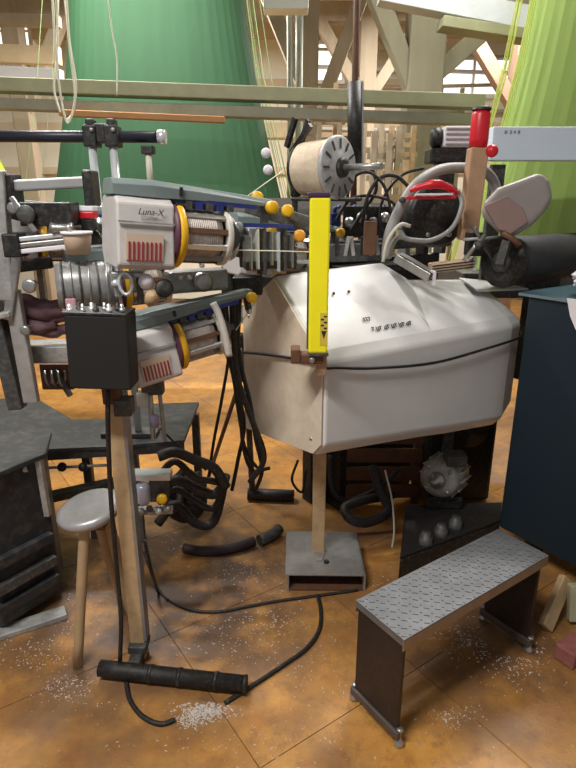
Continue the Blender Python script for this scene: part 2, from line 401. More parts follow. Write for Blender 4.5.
# white yarn strands hanging in front of the harness
yr = [[(52, -10), (55, 40), (60, 90), (66, 121), (71, 118), (75, 95), (70, 50), (66, -10)], [(64, -10), (70, 45), (76, 85), (73, 112), (67, 120)], [(58, -10), (57, 55), (54, 88), (60, 112)], [(107, -10), (112, 30), (117, 60), (117, 96)]]
for k, pts in enumerate(yr):
    tag(mesh('yarn_strand', G().tube([at(x, y, 3.4+.02*k) for x, y in pts], .006 if k < 3 else .004, seg=6, smooth_path=6), mat('white_yarn', (226, 224, 206), .9, var=.1)), ['white yarn loop hanging before the left edge of the green cords', 'white yarn strand hanging right of the loop', 'white yarn strand hanging left of the loop', 'single thin pale strand in front of the green cords'][k], 'yarn', 'hanging yarn strands')

# ================================================================ LOOM: ivory rapier cover
def cover():
    t = thing('loom_cover', 'large angular ivory cover over the loom end, bound with a black cord', 'machine cover', L(.5, .25, .53))
    # profiles (w, z) at stations s; each has 7 points
    def prof(s):
        zb = .665-.12*min(1, max(0, s))
        return {
            'end': None}
    S = []
    def ring(s, zr, wr, wb, zbk, zf, zb, inset=0):
        # bottom front, fold front, shoulder, ridge, back top, back bottom
        return [L(s, .045+inset, zb), L(s, inset, zb+.05), L(s, inset, zf), L(s, inset+.03, zf+.035), L(s, wr, zr), L(s, wb, zbk), L(s, .51, .60)]
    rings = [ring(0, 1.25, .29, .515, 1.11, 1.0, .66),
             ring(.18, 1.256, .30, .515, 1.13, 1.0, .640),
             ring(.52, 1.262, .31, .52, 1.15, 1.0, .600),
             ring(.66, 1.185, .29, .52, 1.14, 1.0, .580),
             ring(.98, 1.165, .26, .52, 1.10, 1.0, .545),
             ring(1.07, 1.125, .22, .50, 1.05, 1.0, .60, .02)]
    n = len(rings[0]); vs = [p for r in rings for p in r]
    fs = [(i*n+k, i*n+(k+1) % n, (i+1)*n+(k+1) % n, (i+1)*n+k) for i in range(len(rings)-1) for k in range(n)]
    fs += [tuple(range(n)), tuple(reversed(range((len(rings)-1)*n, len(rings)*n)))]
    o = mesh('shell', G().add(vs, fs), M_white, t, bevel=.012, seg=3)
    r0 = rings[0]; cen = sum(r0, Vector())/len(r0)
    ep = mesh('end_panel', G().prism([cen+(q-cen)*.972-U*.003 for q in r0], -U*.006), mat('mottled_beige_panel', (222, 207, 188), .45, var=.12, scale=11, dust=.35, dustc=(196, 176, 132)), t, bevel=.002)  # beige and mottled, warmer in tone than the shell
    tag(ep, 'mottled beige end panel of the cover', None)
    for (w_, z_) in ((.06, .72), (.45, .68), (.46, 1.08)): mesh('panel_screw', G().lathe(L(-.009, w_, z_), -U, [(0, .007), (.003, .006), (.003, 0)], 8), M_steel, ep)
    # right-hand flap that overhangs the end
    g = G().prism([L(.93, .15, 1.128), L(1.15, .06, 1.128), L(1.12, .25, 1.142), L(.95, .27, 1.166)], (0, 0, .008))
    mesh('end_flap', g, M_white, t)
    # lettering strip: two lines of small dark worn marks
    m = mat('worn_print', (70, 70, 74), .6, var=.3)
    h = G(); rr = random.Random(5)
    nrm = None
    a0, b0 = L(0, .03, 1.035), L(0, .29, 1.25)
    sl = (b0-a0).normalized()
    def on(s, q, lift=.0045):
        nn = U.cross(sl).normalized()
        if nn.z < 0: nn = -nn
        return a0+U*s+sl*q+nn*lift
    for k in range(11):
        s = .255+k*.0185; q = .040
        h.bar(on(s, q), on(s+.004, q+.015 if k % 3 else q+.010), .003, .003)
        h.bar(on(s, q+(.0 if k % 2 else .014)), on(s+.011, q+(.0 if k % 2 else .014)), .003, .003)
        if k % 2: h.bar(on(s+.010, q), on(s+.012, q+.013), .003, .003)
    mesh('maker_lettering', h, m, t); h = G()
    for k in range(3):
        s = .245+k*.012; h.bar(on(s, .085), on(s+.005, .10), .003, .003); h.bar(on(s, .10), on(s+.008, .099), .003, .003)
    mesh('maker_lettering', h, m, t)
    # rusty clips
    for s in (.24, .31): mesh('rivet', G().ball(on(s-.05, .225), .006, 8, 5), M_brown, t)
cover()
# black cord bound round the cover
pts = [L(-.018, .51, .93), L(-.018, .3, .965), L(-.018, .03, 1.0), L(-.006, -.012, .99), L(.03, -.014, .985), L(.2, -.014, .955), L(.5, -.014, .925), L(.8, -.014, .935), L(1.0, -.008, .945), L(1.06, .006, .955), L(1.085, .06, .965), L(1.082, .3, .97)]
tag(mesh('binding_cord', G().tube(pts, .0055, seg=8, smooth_path=6), M_rubber), 'black cord tied round the ivory cover', 'cord')

# ---- yellow light bar on a dark clamp
p = at(318.5, 352, 1.69); q = at(319, 197, 1.69)
t = thing('sensor_bar', 'bright yellow upright sensor bar clamped to the cover corner', 'sensor', p)
mesh('housing', G().box((p+q)/2, (.058, .036, q.z-p.z)), M_yel, t, bevel=.006)
mesh('side_channel', G().box((p.x-.033, p.y, (p.z+q.z)/2-.09), (.008, .024, (q.z-p.z)*.55)), mat('olive_channel', (96, 98, 60), .4, .4), t)
mesh('end_cap', G().box((q.x, q.y, q.z+.006), (.062, .04, .014)), mat('violet_cap', (62, 40, 72), .5), t, bevel=.003)
mesh('base_cap', G().box((p.x, p.y, p.z-.004), (.06, .038, .012)), M_dalu, t, bevel=.003)
lb = mesh('warning_label', G().box((p.x+.014, p.y-.0185, p.z+.075), (.024, .0012, .10)), mat('label_yellow', (214, 190, 70), .5, var=.1), t)
h = G()
for k in range(5): h.box((p.x+.014+(-.005 if k % 2 else .004), p.y-.0194, p.z+.078+k*.009), (.009, .0008, .005))
h.add([(p.x+.006, p.y-.0195, p.z+.07), (p.x+.014, p.y-.0195, p.z+.045), (p.x+.022, p.y-.0195, p.z+.07)], [(0, 1, 2)])
mesh('print', h, M_black, lb)
cl = mesh('clamp', G().box((p.x-.035, p.y+.02, p.z-.022), (.10, .05, .03)).box((p.x-.07, p.y+.02, p.z-.012), (.03, .06, .045)), M_brown, t, bevel=.004)
mesh('clamp_screw', G().lathe((p.x-.02, p.y-.01, p.z-.022), (0, -1, 0), [(0, .009), (.008, .009), (.010, .007), (.010, 0)], 10), M_steel, cl)
mesh('foot_bracket', G().box((p.x+.012, p.y+.03, p.z-.045), (.03, .04, .07)), mat('copper_bracket', (176, 140, 116), .5, .3), t, bevel=.003)

# ---- steel stand under the cover
def base_stand():
    a = atz(287, 592, 0); b = atz(365, 590, 0)
    x0, x1 = a.x, b.x; y0 = (a.y+b.y)/2
    c = Vector(((x0+x1)/2, y0, 0))
    t = thing('cover_stand', 'grey steel channel stand whose post carries the ivory cover', 'stand', c)
    R = Matrix.Rotation(math.radians(-1), 3, 'Z'); H = .078; D = .31; Wd = x1-x0
    m = mat('stand_steel', (150, 148, 146), .45, .4, var=.2, scale=14, dust=.3, dustc=(120, 108, 96))
    mesh('top_plate', G().box(c+Vector((-.005, D/2, H-.004)), (Wd, D, .008), R), m, t, bevel=.002)
    for s in (-1, 1): mesh('side_plate', G().box(c+Vector((s*(Wd/2-.004), D/2, H/2-.004)), (.008, D, H-.008)), m, t)
    mesh('bottom_plate', G().box(c+Vector((0, D/2, .004)), (Wd-.016, D, .007)), M_brown, t)
    mesh('inner_rib', G().box(c+Vector((.02, D*.35, H/2-.002)), (.01, .03, H-.02)), M_brown, t)
    px = at(318, 548, 2.08)
    mesh('post', G().box((px.x, 2.08, (H+.612)/2), (.052, .04, .612-H)), M_beige, t, bevel=.004)
    gg = G().prism([(px.x-.028, 2.08-.02, H), (px.x+.028, 2.08-.02, H), (px.x+.012, 2.08-.075, H), (px.x-.012, 2.08-.075, H)], (0, 0, .006))
    mesh('gusset', gg, m, t)
    mesh('bolt', G().lathe((px.x+.03, 2.0, H), (0, 0, 1), [(0, .012), (.008, .012), (.008, 0)], 6, False), M_black, t)
    mesh('head_plate', G().box((px.x, 2.08, .608), (.10, .10, .008)), m, t)
base_stand()

# ================================================================ tread-plate step
def step():
    o = Vector((.310, 1.234, 0)); H = .38; LN = .672; WD = .195
    t = thing('step_bench', 'grey tread-plate step bench with dark end panel on small feet', 'step', o+U*LN/2+W*WD/2)
    P = lambda s, w_, z: o+U*s+W*w_+Zv*z
    mesh('top_plate', G().box(P(LN/2, WD/2, H-.004), (LN, WD, .006), RL), M_step, t, bevel=.001)
    g = G(); ns, nw = 30, 9
    for i in range(ns):
        for j in range(nw):
            a = 1 if (i+j) % 2 else -1
            c = P((i+.5)*LN/ns, (j+.5)*WD/nw, H-.0005); R = Matrix.Rotation(ANG+a*math.radians(45), 3, 'Z')
            g.box(c, (.0165, .0062, .003), R)
    tag(mesh('raised_treads', g, M_step, t), 'raised diamond tread pattern', None, kind='stuff')
    mesh('front_rim', G().box(P(LN/2, .002, H-.022), (LN, .004, .036), RL), mat('rim_steel', (150, 136, 120), .4, .4, var=.2, scale=12), t, bevel=.001)
    mesh('back_rim', G().box(P(LN/2, WD-.002, H-.022), (LN, .004, .036), RL), M_step, t)
    mesh('end_rim', G().box(P(.002, WD/2, H-.014), (.004, WD-.008, .02), RL), M_step, t)
    for k, s in enumerate((.012, LN-.03)):
        e = mesh('end_panel', G().box(P(s, WD/2, .203), (.012, WD-.012, .30), RL), M_sdark, t, bevel=.002)
        mesh('foot_rail', G().box(P(s, WD/2, .04), (.03, WD+.01, .028), RL), mat('foot_rail_steel', (96, 88, 84), .5, .4, var=.3), t, bevel=.003)
        for w_ in (.0, WD):
            mesh('foot', G().lathe(P(s, w_, 0), (0, 0, 1), [(0, .0), (0, .014), (.012, .016), (.02, .008), (.028, .006), (.055, .006), (.055, .010), (.062, .010), (.062, 0)], 10), M_steel, t)
    mesh('stretcher', G().bar(P(.02, WD-.03, .17), P(LN-.03, WD-.03, .17), .02, .05), M_sdark, t)
step()

# ================================================================ weft feeders
def feeder():
    t = thing('weft_feeder', 'x', 'feeder', (0, 0, 0), 'weft feeders beside the loom')
    K = dict(parent=t, local=True)
    # motor housing: chamfered box, open face towards -y
    pr = [(-.085, -.088), (-.070, .070), (-.045, .086), (.07, .086), (.085, .06), (.085, -.06), (.06, -.098), (-.07, -.100)]
    hb = mesh('motor_housing', G().prism([Vector((-.16, y, z)) for y, z in pr], (.155, 0, 0)), M_feed, bevel=.006, **K)
    mesh('seam', G().box((-.083, -.0815, .022), (.150, .006, .004)), M_alu, parent=hb, local=True)
    mesh('vent_panel', G().box((-.090, -.0853, -.04), (.100, .004, .068)), mat('vent_buff', (206, 186, 166), .5, var=.1), parent=hb, local=True)
    for k in range(8):
        mesh('vent_slat', G().box((-.132+k*.0118, -.0885, -.052), (.0048, .004, .05)), M_dred, parent=hb, local=True)
    mesh('flange', G().lathe((-.005, 0, -.005), (1, 0, 0), [(0, 0), (0, .088), (.010, .092), (.012, .092), (.012, 0)]), mat('plum_flange', (92, 52, 70), .5), **K)
    mesh('yellow_ring', G().lathe((.008, 0, -.005), (1, 0, 0), [(0, .07), (0, .090), (.004, .094), (.016, .094), (.022, .088), (.022, .07), (0, .07)], 36), M_yelr, **K)
    for k in range(3):
        a = math.radians(60+k*16)
        mesh('ring_stripe', G().box((.019, -math.cos(a)*.0925, -.005+math.sin(a)*.0925), (.024, .010, .006), Matrix.Rotation(-a+.4, 3, 'X')), M_black, **K)
    # drum with yarn windings
    prof = [(0, 0), (0, .072)]
    for k in range(16):
        x = .004+k*.0058; prof += [(x, .0715), (x+.0015, .074), (x+.0035, .074), (x+.005, .0715)]
    prof += [(.10, .070), (.115, .066), (.118, .05), (.118, 0)]
    mesh('winding_drum', G().lathe((.03, 0, -.005), (1, 0, 0), prof, 32), mat('wound_yarn_drum', (168, 158, 150), .45, .25, var=.35, scale=60, stretch=(1, 1, 1)), **K)
    for k in range(6):
        a = math.radians(100+k*34)
        mesh('drum_finger', G().box((.095, math.cos(a)*.073, -.005+math.sin(a)*.073), (.12, .014, .010), Matrix.Rotation(a-math.pi/2, 3, 'X')), [M_chrome, M_steel, M_brown][k % 3], **K)
    mesh('brake_ring', G().lathe((.155, 0, -.005), (1, 0, 0), [(0, .060), (0, .080), (.004, .083), (.014, .083), (.018, .078), (.018, .060), (0, .060)], 32), mat('brake_ring_white', (206, 202, 192), .45), **K)
    mesh('yarn_brake', G().lathe((.165, 0, -.005), (1, 0, 0), [(0, .062), (.02, .058), (.05, .03), (.06, .012), (.075, .010), (.075, 0)], 20), M_dalu, **K)
    # top arm
    g = G()
    st = [(-.165, .05, .087, .128), (-.05, .052, .087, .132), (.06, .044, .090, .128), (.31, .026, .094, .116), (.33, .022, .096, .112)]
    vs = []
    for x, hw, z0, z1 in st: vs += [(x, -hw, z0), (x, hw, z0), (x, hw, z1-.014), (x, hw*.72, z1), (x, -hw*.72, z1), (x, -hw, z1-.014)]
    n = 6; fs = [(i*n+k, i*n+(k+1) % n, (i+1)*n+(k+1) % n, (i+1)*n+k) for i in range(len(st)-1) for k in range(n)]+[tuple(range(n-1, -1, -1)), tuple((len(st)-1)*n+k for k in range(n))]
    ar = mesh('top_arm', g.add(vs, fs), M_arm, bevel=.003, **K)
    mesh('arm_slot', G().box((.02, -.0505, .110), (.008, .006, .022)), M_black, parent=ar, local=True)
    mesh('arm_rail', G().box((.13, -.038, .088), (.26, .006, .012)), M_navy, parent=ar, local=True)
    for k in range(5):
        mesh('sensor_block', G().box((.045+k*.032, -.03, .078), (.02, .03, .02)), M_navy if k % 2 else M_dalu, parent=ar, local=True)
    for x in (.165, .310):
        mesh('drop_bracket', G().box((x, 0, .075), (.014, .03, .07)), M_dalu, **K)
    kn = mesh('tension_knob', G().lathe((.310, -.018, .092), (0, -1, 0), [(0, .006), (.012, .006), (.012, .017), (.018, .019), (.034, .019), (.038, .015), (.038, 0)], 14), M_yelr, **K)
    mesh('eyelet', G().lathe((.310, 0, .04), (1, 0, 0), [(-.006, .008), (-.006, .016), (.006, .016), (.006, .008), (-.006, .008)], 14), M_chrome, **K)
    # mounting spigot behind
    mesh('mount_bracket', G().box((-.1, .11, -.02), (.06, .07, .05)), M_dalu, **K)
    return t
FD = feeder()
def place_feeder(i, p, head, pit, label, roll=0, sc=1):
    o = FD if i == 0 else copy_tree(FD)
    o.location = p; o.rotation_mode = 'XYZ'
    Rm = Matrix.Rotation(math.radians(head), 3, 'Z') @ Matrix.Rotation(math.radians(-pit), 3, 'Y') @ Matrix.Rotation(math.radians(roll), 3, 'X')
    o.rotation_euler = Rm.to_euler(); o.scale = (sc, sc, sc); o['label'] = label
    return o
FEED = [place_feeder(0, at(167, 232, 1.66), 31, -5, 'upper pale grey weft feeder with yellow ring and printed name'),
        place_feeder(1, at(171, 343, 1.72), 30, 9, 'lower weft feeder with yellow ring beside the black control box', sc=.9),
        place_feeder(2, at(268, 250, 2.3), 31, -6, 'weft feeder behind the upper one with yellow knobs near the sensor bar'),
        place_feeder(3, at(38, 238, 2.05), 24, -3, 'weft feeder at the far left under a flat grey arm', sc=.95),
        place_feeder(4, at(118, 283, 2.0), 27, 2, 'grey weft feeder in the middle behind the control box', sc=1.0)]
for tx, sz, zz in (('Luna-X', .023, .042),):
    text_part('printed_name', tx, sz, M_black, FEED[0], (-.108, -.0815, zz), (math.pi/2-.095, 0, 0), shear=.3)

# rack that carries the feeders: black rail, clamps, chrome posts
def dn(p, z): return Vector((p.x, p.y, z))
Yr = 2.32
a = at(-60, 136, Yr); b = at(158, 137, Yr)
t = thing('feeder_rack', 'black rail with clamps on chrome posts above the feeders', 'rack', (b.x, Yr, 0))
mesh('top_rail', G().tube([a, b], .021, seg=14), mat('blue_black_rail', (40, 42, 54), .4, .2), t)
mesh('rail_end_cap', G().tube([b, b+Vector((.03, 0, 0))], .026, seg=14), M_chrome, t)
for px in (93, 114):
    p = at(px, 137, Yr)
    mesh('post', G().tube([Vector((p.x, Yr-.02, p.z+.03)), Vector((p.x, Yr-.02, .535))], .0155, seg=14), M_chrome, t)
    c = mesh('clamp', G().box((p.x, Yr-.01, p.z), (.05, .075, .075)).box((p.x, Yr-.01, p.z+.045), (.03, .05, .03)), M_black, t, bevel=.006)
    mesh('clamp_bolt', G().lathe((p.x+.012, Yr-.047, p.z+.02), (0, -1, 0), [(0, .008), (.008, .008), (.008, 0)], 8), M_steel, c)
mesh('clamp_bridge', G().box((at(103, 137, Yr).x, Yr-.012, b.z+.01), (.05, .05, .065)), M_black, t, bevel=.004)
p = at(148, 150, Yr-.02)
mesh('short_post', G().tube([p, dn(p, p.z-.14)], .012, seg=12), M_pipe, t)
mesh('short_post_clamp', G().box((p.x, Yr-.015, p.z), (.045, .05, .03)), M_black, t, bevel=.004)
mesh('foot_plate', G().box((at(105, 137, Yr).x, Yr-.02, .5305), (.24, .08, .02)), M_dalu, t, bevel=.003)
# cross arms on the rack that hold the feeders
for k, f in enumerate(FEED[:2]+FEED[4:5]):
    q = f.matrix_basis @ Vector((-.1, .163, -.02))
    mesh('mount_arm', G().bar(q, (at(93, 137, Yr).x, Yr-.02, q.z), .03, .03), M_dalu, t)

# ================================================================ small parts round the feeders (left)
def cyl(name, label, cat, p, axis, prof, m, group=None, seg=24):
    return tag(mesh(name, G().lathe(p, axis, prof, seg), m), label, cat, group)
# beige yarn cup
p = at(79, 254, 1.75)
t = thing('yarn_cup', 'cream plastic cup left of the upper feeder', 'cup', p)
mesh('cup_body', G().lathe(p, Zv, [(0, 0), (0, .034), (.05, .041), (.062, .042), (.062, .036), (.01, .032), (.01, 0)]), mat('cream_plastic', (214, 190, 166), .5, var=.08), t)
mesh('cup_rim', G().lathe(p+Zv*.058, Zv, [(0, .041), (0, .046), (.008, .046), (.008, .038), (0, .041)]), M_paper, t)
# silver guide bar on the left
a = at(22, 245, 1.8); b = at(70, 240, 1.82)
t = thing('guide_bar', 'silver stacked guide bars left of the cream cup', 'bar', a)
for k, (dz, m_) in enumerate([(.018, M_chrome), (0, M_steel), (-.018, M_paper)]): mesh('bar', G().bar(a+Zv*dz, b+Zv*dz, .05, .014), m_, t, bevel=.003)
mesh('end_block', G().box(a-Vector((.02, 0, 0)), (.05, .07, .07)), M_black, t, bevel=.005)
# red label box
p = at(88, 215, 1.9)
t = thing('indicator_box', 'small red and white indicator box behind the feeders', 'box', p)
mesh('red_half', G().box(p, (.052, .05, .02)), M_red, t, bevel=.003); mesh('white_half', G().box(p+Zv*.02, (.052, .05, .016)), M_paper, t, bevel=.003)
mesh('dark_foot', G().box(p-Zv*.03, (.04, .04, .035)), M_black, t, bevel=.003)
# flat grey beam on far left with end brackets
a = at(14, 186, 1.9); b = at(92, 182, 1.95)
t = thing('creel_beam', 'flat grey beam with black end brackets at far left', 'beam', a)
mesh('beam', G().bar(a, b, .07, .034), mat('beam_grey', (158, 158, 158), .45, .2, var=.1), t, bevel=.006)
for q in (a, b): mesh('end_bracket', G().box(q-Zv*.02+Vector((0, -.01, 0)), (.03, .085, .11)), M_black, t, bevel=.006)
# dark mass under that beam
def cluster(name, label, cat, base, parts, group=None):
    t = thing(name, label, cat, base, group)
    for nm, kind, args, m_ in parts:
        g = G(); bev = 0
        if kind == 'box': g.box(*args); bev = .004
        elif kind == 'bar': g.bar(*args); bev = .003
        elif kind == 'tube': g.tube(*args)
        elif kind == 'lathe': g.lathe(*args)
        mesh(nm, g, m_, t, bevel=bev)
    return t
p = at(50, 214, 1.84)
cluster('tension_unit', 'dark thread tensioner unit under the flat grey beam', 'tensioner', p-Zv*.06, [
    ('body', 'box', (p, (.16, .08, .07)), M_blackm),
    ('side_lever', 'bar', (p+Vector((-.09, -.05, .05)), p+Vector((-.03, -.05, -.05)), .012, .016), M_steel),
    ('guide_roller', 'lathe', (p+Vector((.02, -.05, -.04)), (1, 0, 0), [(0, 0), (0, .018), (.012, .012), (.05, .012), (.062, .018), (.062, 0)], 14), M_steel),
    ('disc', 'lathe', (p+Vector((-.05, -.05, 0)), (0, -1, 0), [(0, .026), (.008, .028), (.014, .02), (.014, 0)], 16), M_dalu)])
# cloudy grey balloon-breaker cylinder in the middle
p = at(88, 285, 1.78)
t = thing('balloon_breaker', 'cloudy grey cylinder guard above the control box', 'guard', p-Zv*.075)
mesh('cylinder', G().lathe(p-Vector((.085, .03, 0)), (1, .35, 0), [(0, .052), (0, .066), (.02, .072), (.14, .072), (.165, .066), (.165, .052), (0, .052)], 28), M_clear, t)
for k in range(7):
    x = -.07+k*.024
    mesh('rib', G().lathe(p+Vector((x, -.03+.35*(x+.085), 0)), (1, .35, 0), [(0, .070), (0, .0755), (.006, .0755), (.006, .070), (0, .070)], 28), M_steel if k % 2 else M_dalu, t)
mesh('pink_tab', G().box(p+Vector((-.02, -.105, -.045)), (.03, .008, .04)), mat('pink_tab', (196, 150, 160), .6), t, bevel=.002)
mesh('support', G().box(p+Vector((-.02, -.02, -.085)), (.05, .04, .06)), M_dalu, t, bevel=.004)
# white cone tip with round nose near the upper feeder
p = at(146, 282, 1.58)
t = thing('yarn_cone', 'small white yarn cone with tan core below the upper feeder', 'yarn cone', p-Zv*.03)
mesh('white_cone', G().lathe(p, (.3, -.8, .45), [(-.025, .0), (-.025, .014), (.0, .021), (.014, .019), (.024, .010), (.026, 0)], 18), M_paper, t)
mesh('tan_core', G().lathe(p-Vector((-.012, 0, .045)), (.2, -.4, .2), [(-.02, .018), (.02, .02), (.026, 0)], 14), M_beige, t)
mesh('dark_hub', G().lathe(p+Vector((.045, .01, -.02)), (.3, -.8, .2), [(-.02, .018), (.015, .026), (.02, .02), (.02, 0)], 16), M_black, t)
p = at(128, 275, 1.60)
cluster('gear_link', 'chrome linkage with oval ring below the upper feeder', 'linkage', p-Zv*.05, [
    ('oval_ring', 'tube', ([p+Vector((.018*math.cos(a_*math.pi/6), -.03, .03*math.sin(a_*math.pi/6)-.02)) for a_ in range(13)], .005), M_chrome),
    ('bracket', 'box', (p+Vector((0, .0, .0)), (.09, .03, .02)), M_steel),
    ('bracket', 'box', (p+Vector((-.03, .0, -.03)), (.018, .03, .06)), M_alu),
    ('bracket', 'box', (p+Vector((.03, .0, -.04)), (.014, .03, .08)), M_dalu),
    ('pin', 'lathe', (p+Vector((-.03, -.02, -.02)), (0, -1, 0), [(0, .01), (.012, .01), (.012, 0)], 10), M_chrome)])

# ---- grey upright machine column at the left edge
def left_column():
    t = thing('machine_column', 'grey slanted steel column of the neighbouring machine at the left edge', 'machine', (-1.05, 1.95, 0))
    def b(nm, p0, p1, Y0, Y1, w_, h_, m_):
        mesh(nm, G().bar(at(*p0, Y0), at(*p1, Y1), h_, w_, up=(0, 1, 0)), m_, t, bevel=.005)
    b('column', (-3, 170), (8, 300), 1.85, 1.85, .04, .05, M_alu)
    b('column', (12, 290), (32, 402), 1.86, 1.86, .03, .05, mat('light_column', (172, 170, 168), .45, .4, var=.25, scale=20))
    b('column', (-8, 300), (18, 408), 1.87, 1.87, .05, .05, M_dalu)
    b('cross_plate', (-30, 320), (20, 310), 1.9, 1.9, .16, .02, M_alu)
    b('brace', (18, 250), (8, 320), 1.84, 1.84, .018, .03, M_steel)
    b('brace', (0, 345), (44, 300), 1.95, 1.95, .02, .02, M_dalu)
    b('bracket', (5, 212), (40, 222), 1.9, 1.92, .02, .03, M_dalu)
    b('bracket', (5, 268), (52, 262), 1.9, 1.92, .03, .04, M_black)
    for (px, py, r) in [(14, 208, .018), (22, 238, .016), (30, 286, .022), (26, 330, .016)]:
        c = at(px, py, 1.83)
        mesh('bolt_head', G().lathe(c, (0, -1, 0), [(-.03, r*.7), (0, r*.7), (0, r), (.010, r), (.012, r*.7), (.012, 0)], 12), M_steel, t)
left_column()
# rolled pinkish cloth behind the control box
p = at(35, 318, 1.95)
t = thing('cloth_bundle', 'bundled mauve cloth behind the control box', 'cloth', p-Zv*.06)
g = G(); rr = random.Random(2)
for k in range(5):
    o = Vector((rr.uniform(-.02, .02), rr.uniform(-.02, .02), -.04+k*.022))
    g.tube([p+o+Vector((-.09, 0, 0)), p+o+Vector((-.03, -.015, .01)), p+o+Vector((.03, -.01, -.008)), p+o+Vector((.09, .01, 0))], [.02, .03, .026, .018], smooth_path=4)
mesh('folds', g, mat('mauve_cloth', (112, 84, 92), .9, var=.25, scale=12, bump=.3), t)
mesh('knot', G().ball(p+Vector((-.04, -.03, -.045)), .028, 12, 8, (1, .8, .8)), mat('pale_mauve', (150, 120, 126), .9, var=.2), t)
a = at(20, 352, 1.98); b = at(78, 350, 1.98)
tag(mesh('steel_ledge', G().bar(a, b, .12, .06), M_alu, bevel=.005), 'grey steel ledge below the mauve cloth', 'ledge')
p = at(58, 376, 2.05)
cluster('spring_bracket', 'brown coil and bracket cluster under the grey ledge', 'bracket', p-Zv*.06, [
    ('plate', 'box', (p, (.12, .03, .1)), M_brown),
    ('coil', 'tube', ([p+Vector((-.04+.0035*k_, -.03+.015*math.cos(k_*.9), .0+.03*math.sin(k_*.9))) for k_ in range(24)], .004), M_steel),
    ('arm', 'bar', (p+Vector((0, -.02, .03)), p+Vector((.05, -.03, -.07)), .015, .02), M_dalu)])

# ---- dark machine base and plates lower left
t = thing('side_machine', 'dark grey machine base block filling the lower left', 'machine', (-1.4, 2.25, 0))
g = G().prism([(-.89, 1.88, .03), (-.95, 2.05, .03), (-2.2, 2.05, .03), (-2.2, 1.68, .03), (-1.02, 1.68, .03)], (0, 0, .58))
mesh('block', g, M_grey, t, bevel=.01)
mesh('lid', G().prism([(-.87, 1.87, .612), (-.93, 2.07, .612), (-2.2, 2.07, .612), (-2.2, 1.66, .612), (-1.0, 1.66, .612)], (0, 0, .02)), M_grey, t, bevel=.004)
for x in (-1.0, -1.5): mesh('foot', G().box((x, 1.9, .015), (.1, .1, .03)), M_black, t)
for k, z in enumerate((.12, .2, .3)): mesh('kick_bar', G().bar((-.885+.0*k, 1.85, z), (-1.02, 1.655, z), .03, .035), [M_grey, M_dalu, M_grey][k], t)
p = at(42, 500, 1.95)
mesh('grey_upright', G().bar(at(38, 455, 1.86), at(48, 515, 1.86), .02, .025, up=(0, 1, 0)), M_alu, t)
mesh('white_connector', G().tube([at(-10, 474, 1.8), at(20, 470, 1.82), at(27, 468, 1.83)], .014), M_pipe, t)
# dark plate spanning behind the stand
z = .52
t = thing('steel_platform', 'dark grey steel platform plate behind the control box stand', 'platform', (-.75, 2.5, 0))
A = [atz(20, 450, z), atz(112, 446, z), atz(184, 440, z), atz(199, 402, z), atz(132, 404, z), atz(128, 418, z), atz(72, 419, z), atz(40, 400, z), atz(-60, 396, z), atz(-60, 444, z)]
mesh('plate', G().prism(A, (0, 0, -.018)), M_grey, t, bevel=.003)
mesh('front_lip', G().bar(A[0]-Zv*.03, A[2]-Zv*.03, .012, .045), M_grey, t)
for px, py in ((132, 437), (195, 410), (84, 434)):
    q = atz(px, py, z); mesh('leg', G().box((q.x, q.y, (z-.02)/2), (.035, .035, z-.02)), M_dalu, t)
# lower rod with dark knobs
a = atz(45, 468, .42); b = atz(112, 465, .42)
t = thing('draw_rod', 'thin steel rod with black knobs under the platform', 'rod', dn(a, .41))
mesh('rod', G().tube([a, b], .006), M_steel, t)
for px in (62, 83): mesh('knob', G().ball(atz(px, 467, .42), .02, 12, 8), M_black, t)
a = atz(50, 497, .33); b = atz(118, 482, .33)
tag(mesh('floor_beam', G().bar(a, b, .05, .035), M_blackm, bevel=.004), 'black low beam behind the grey stool seat', 'beam')

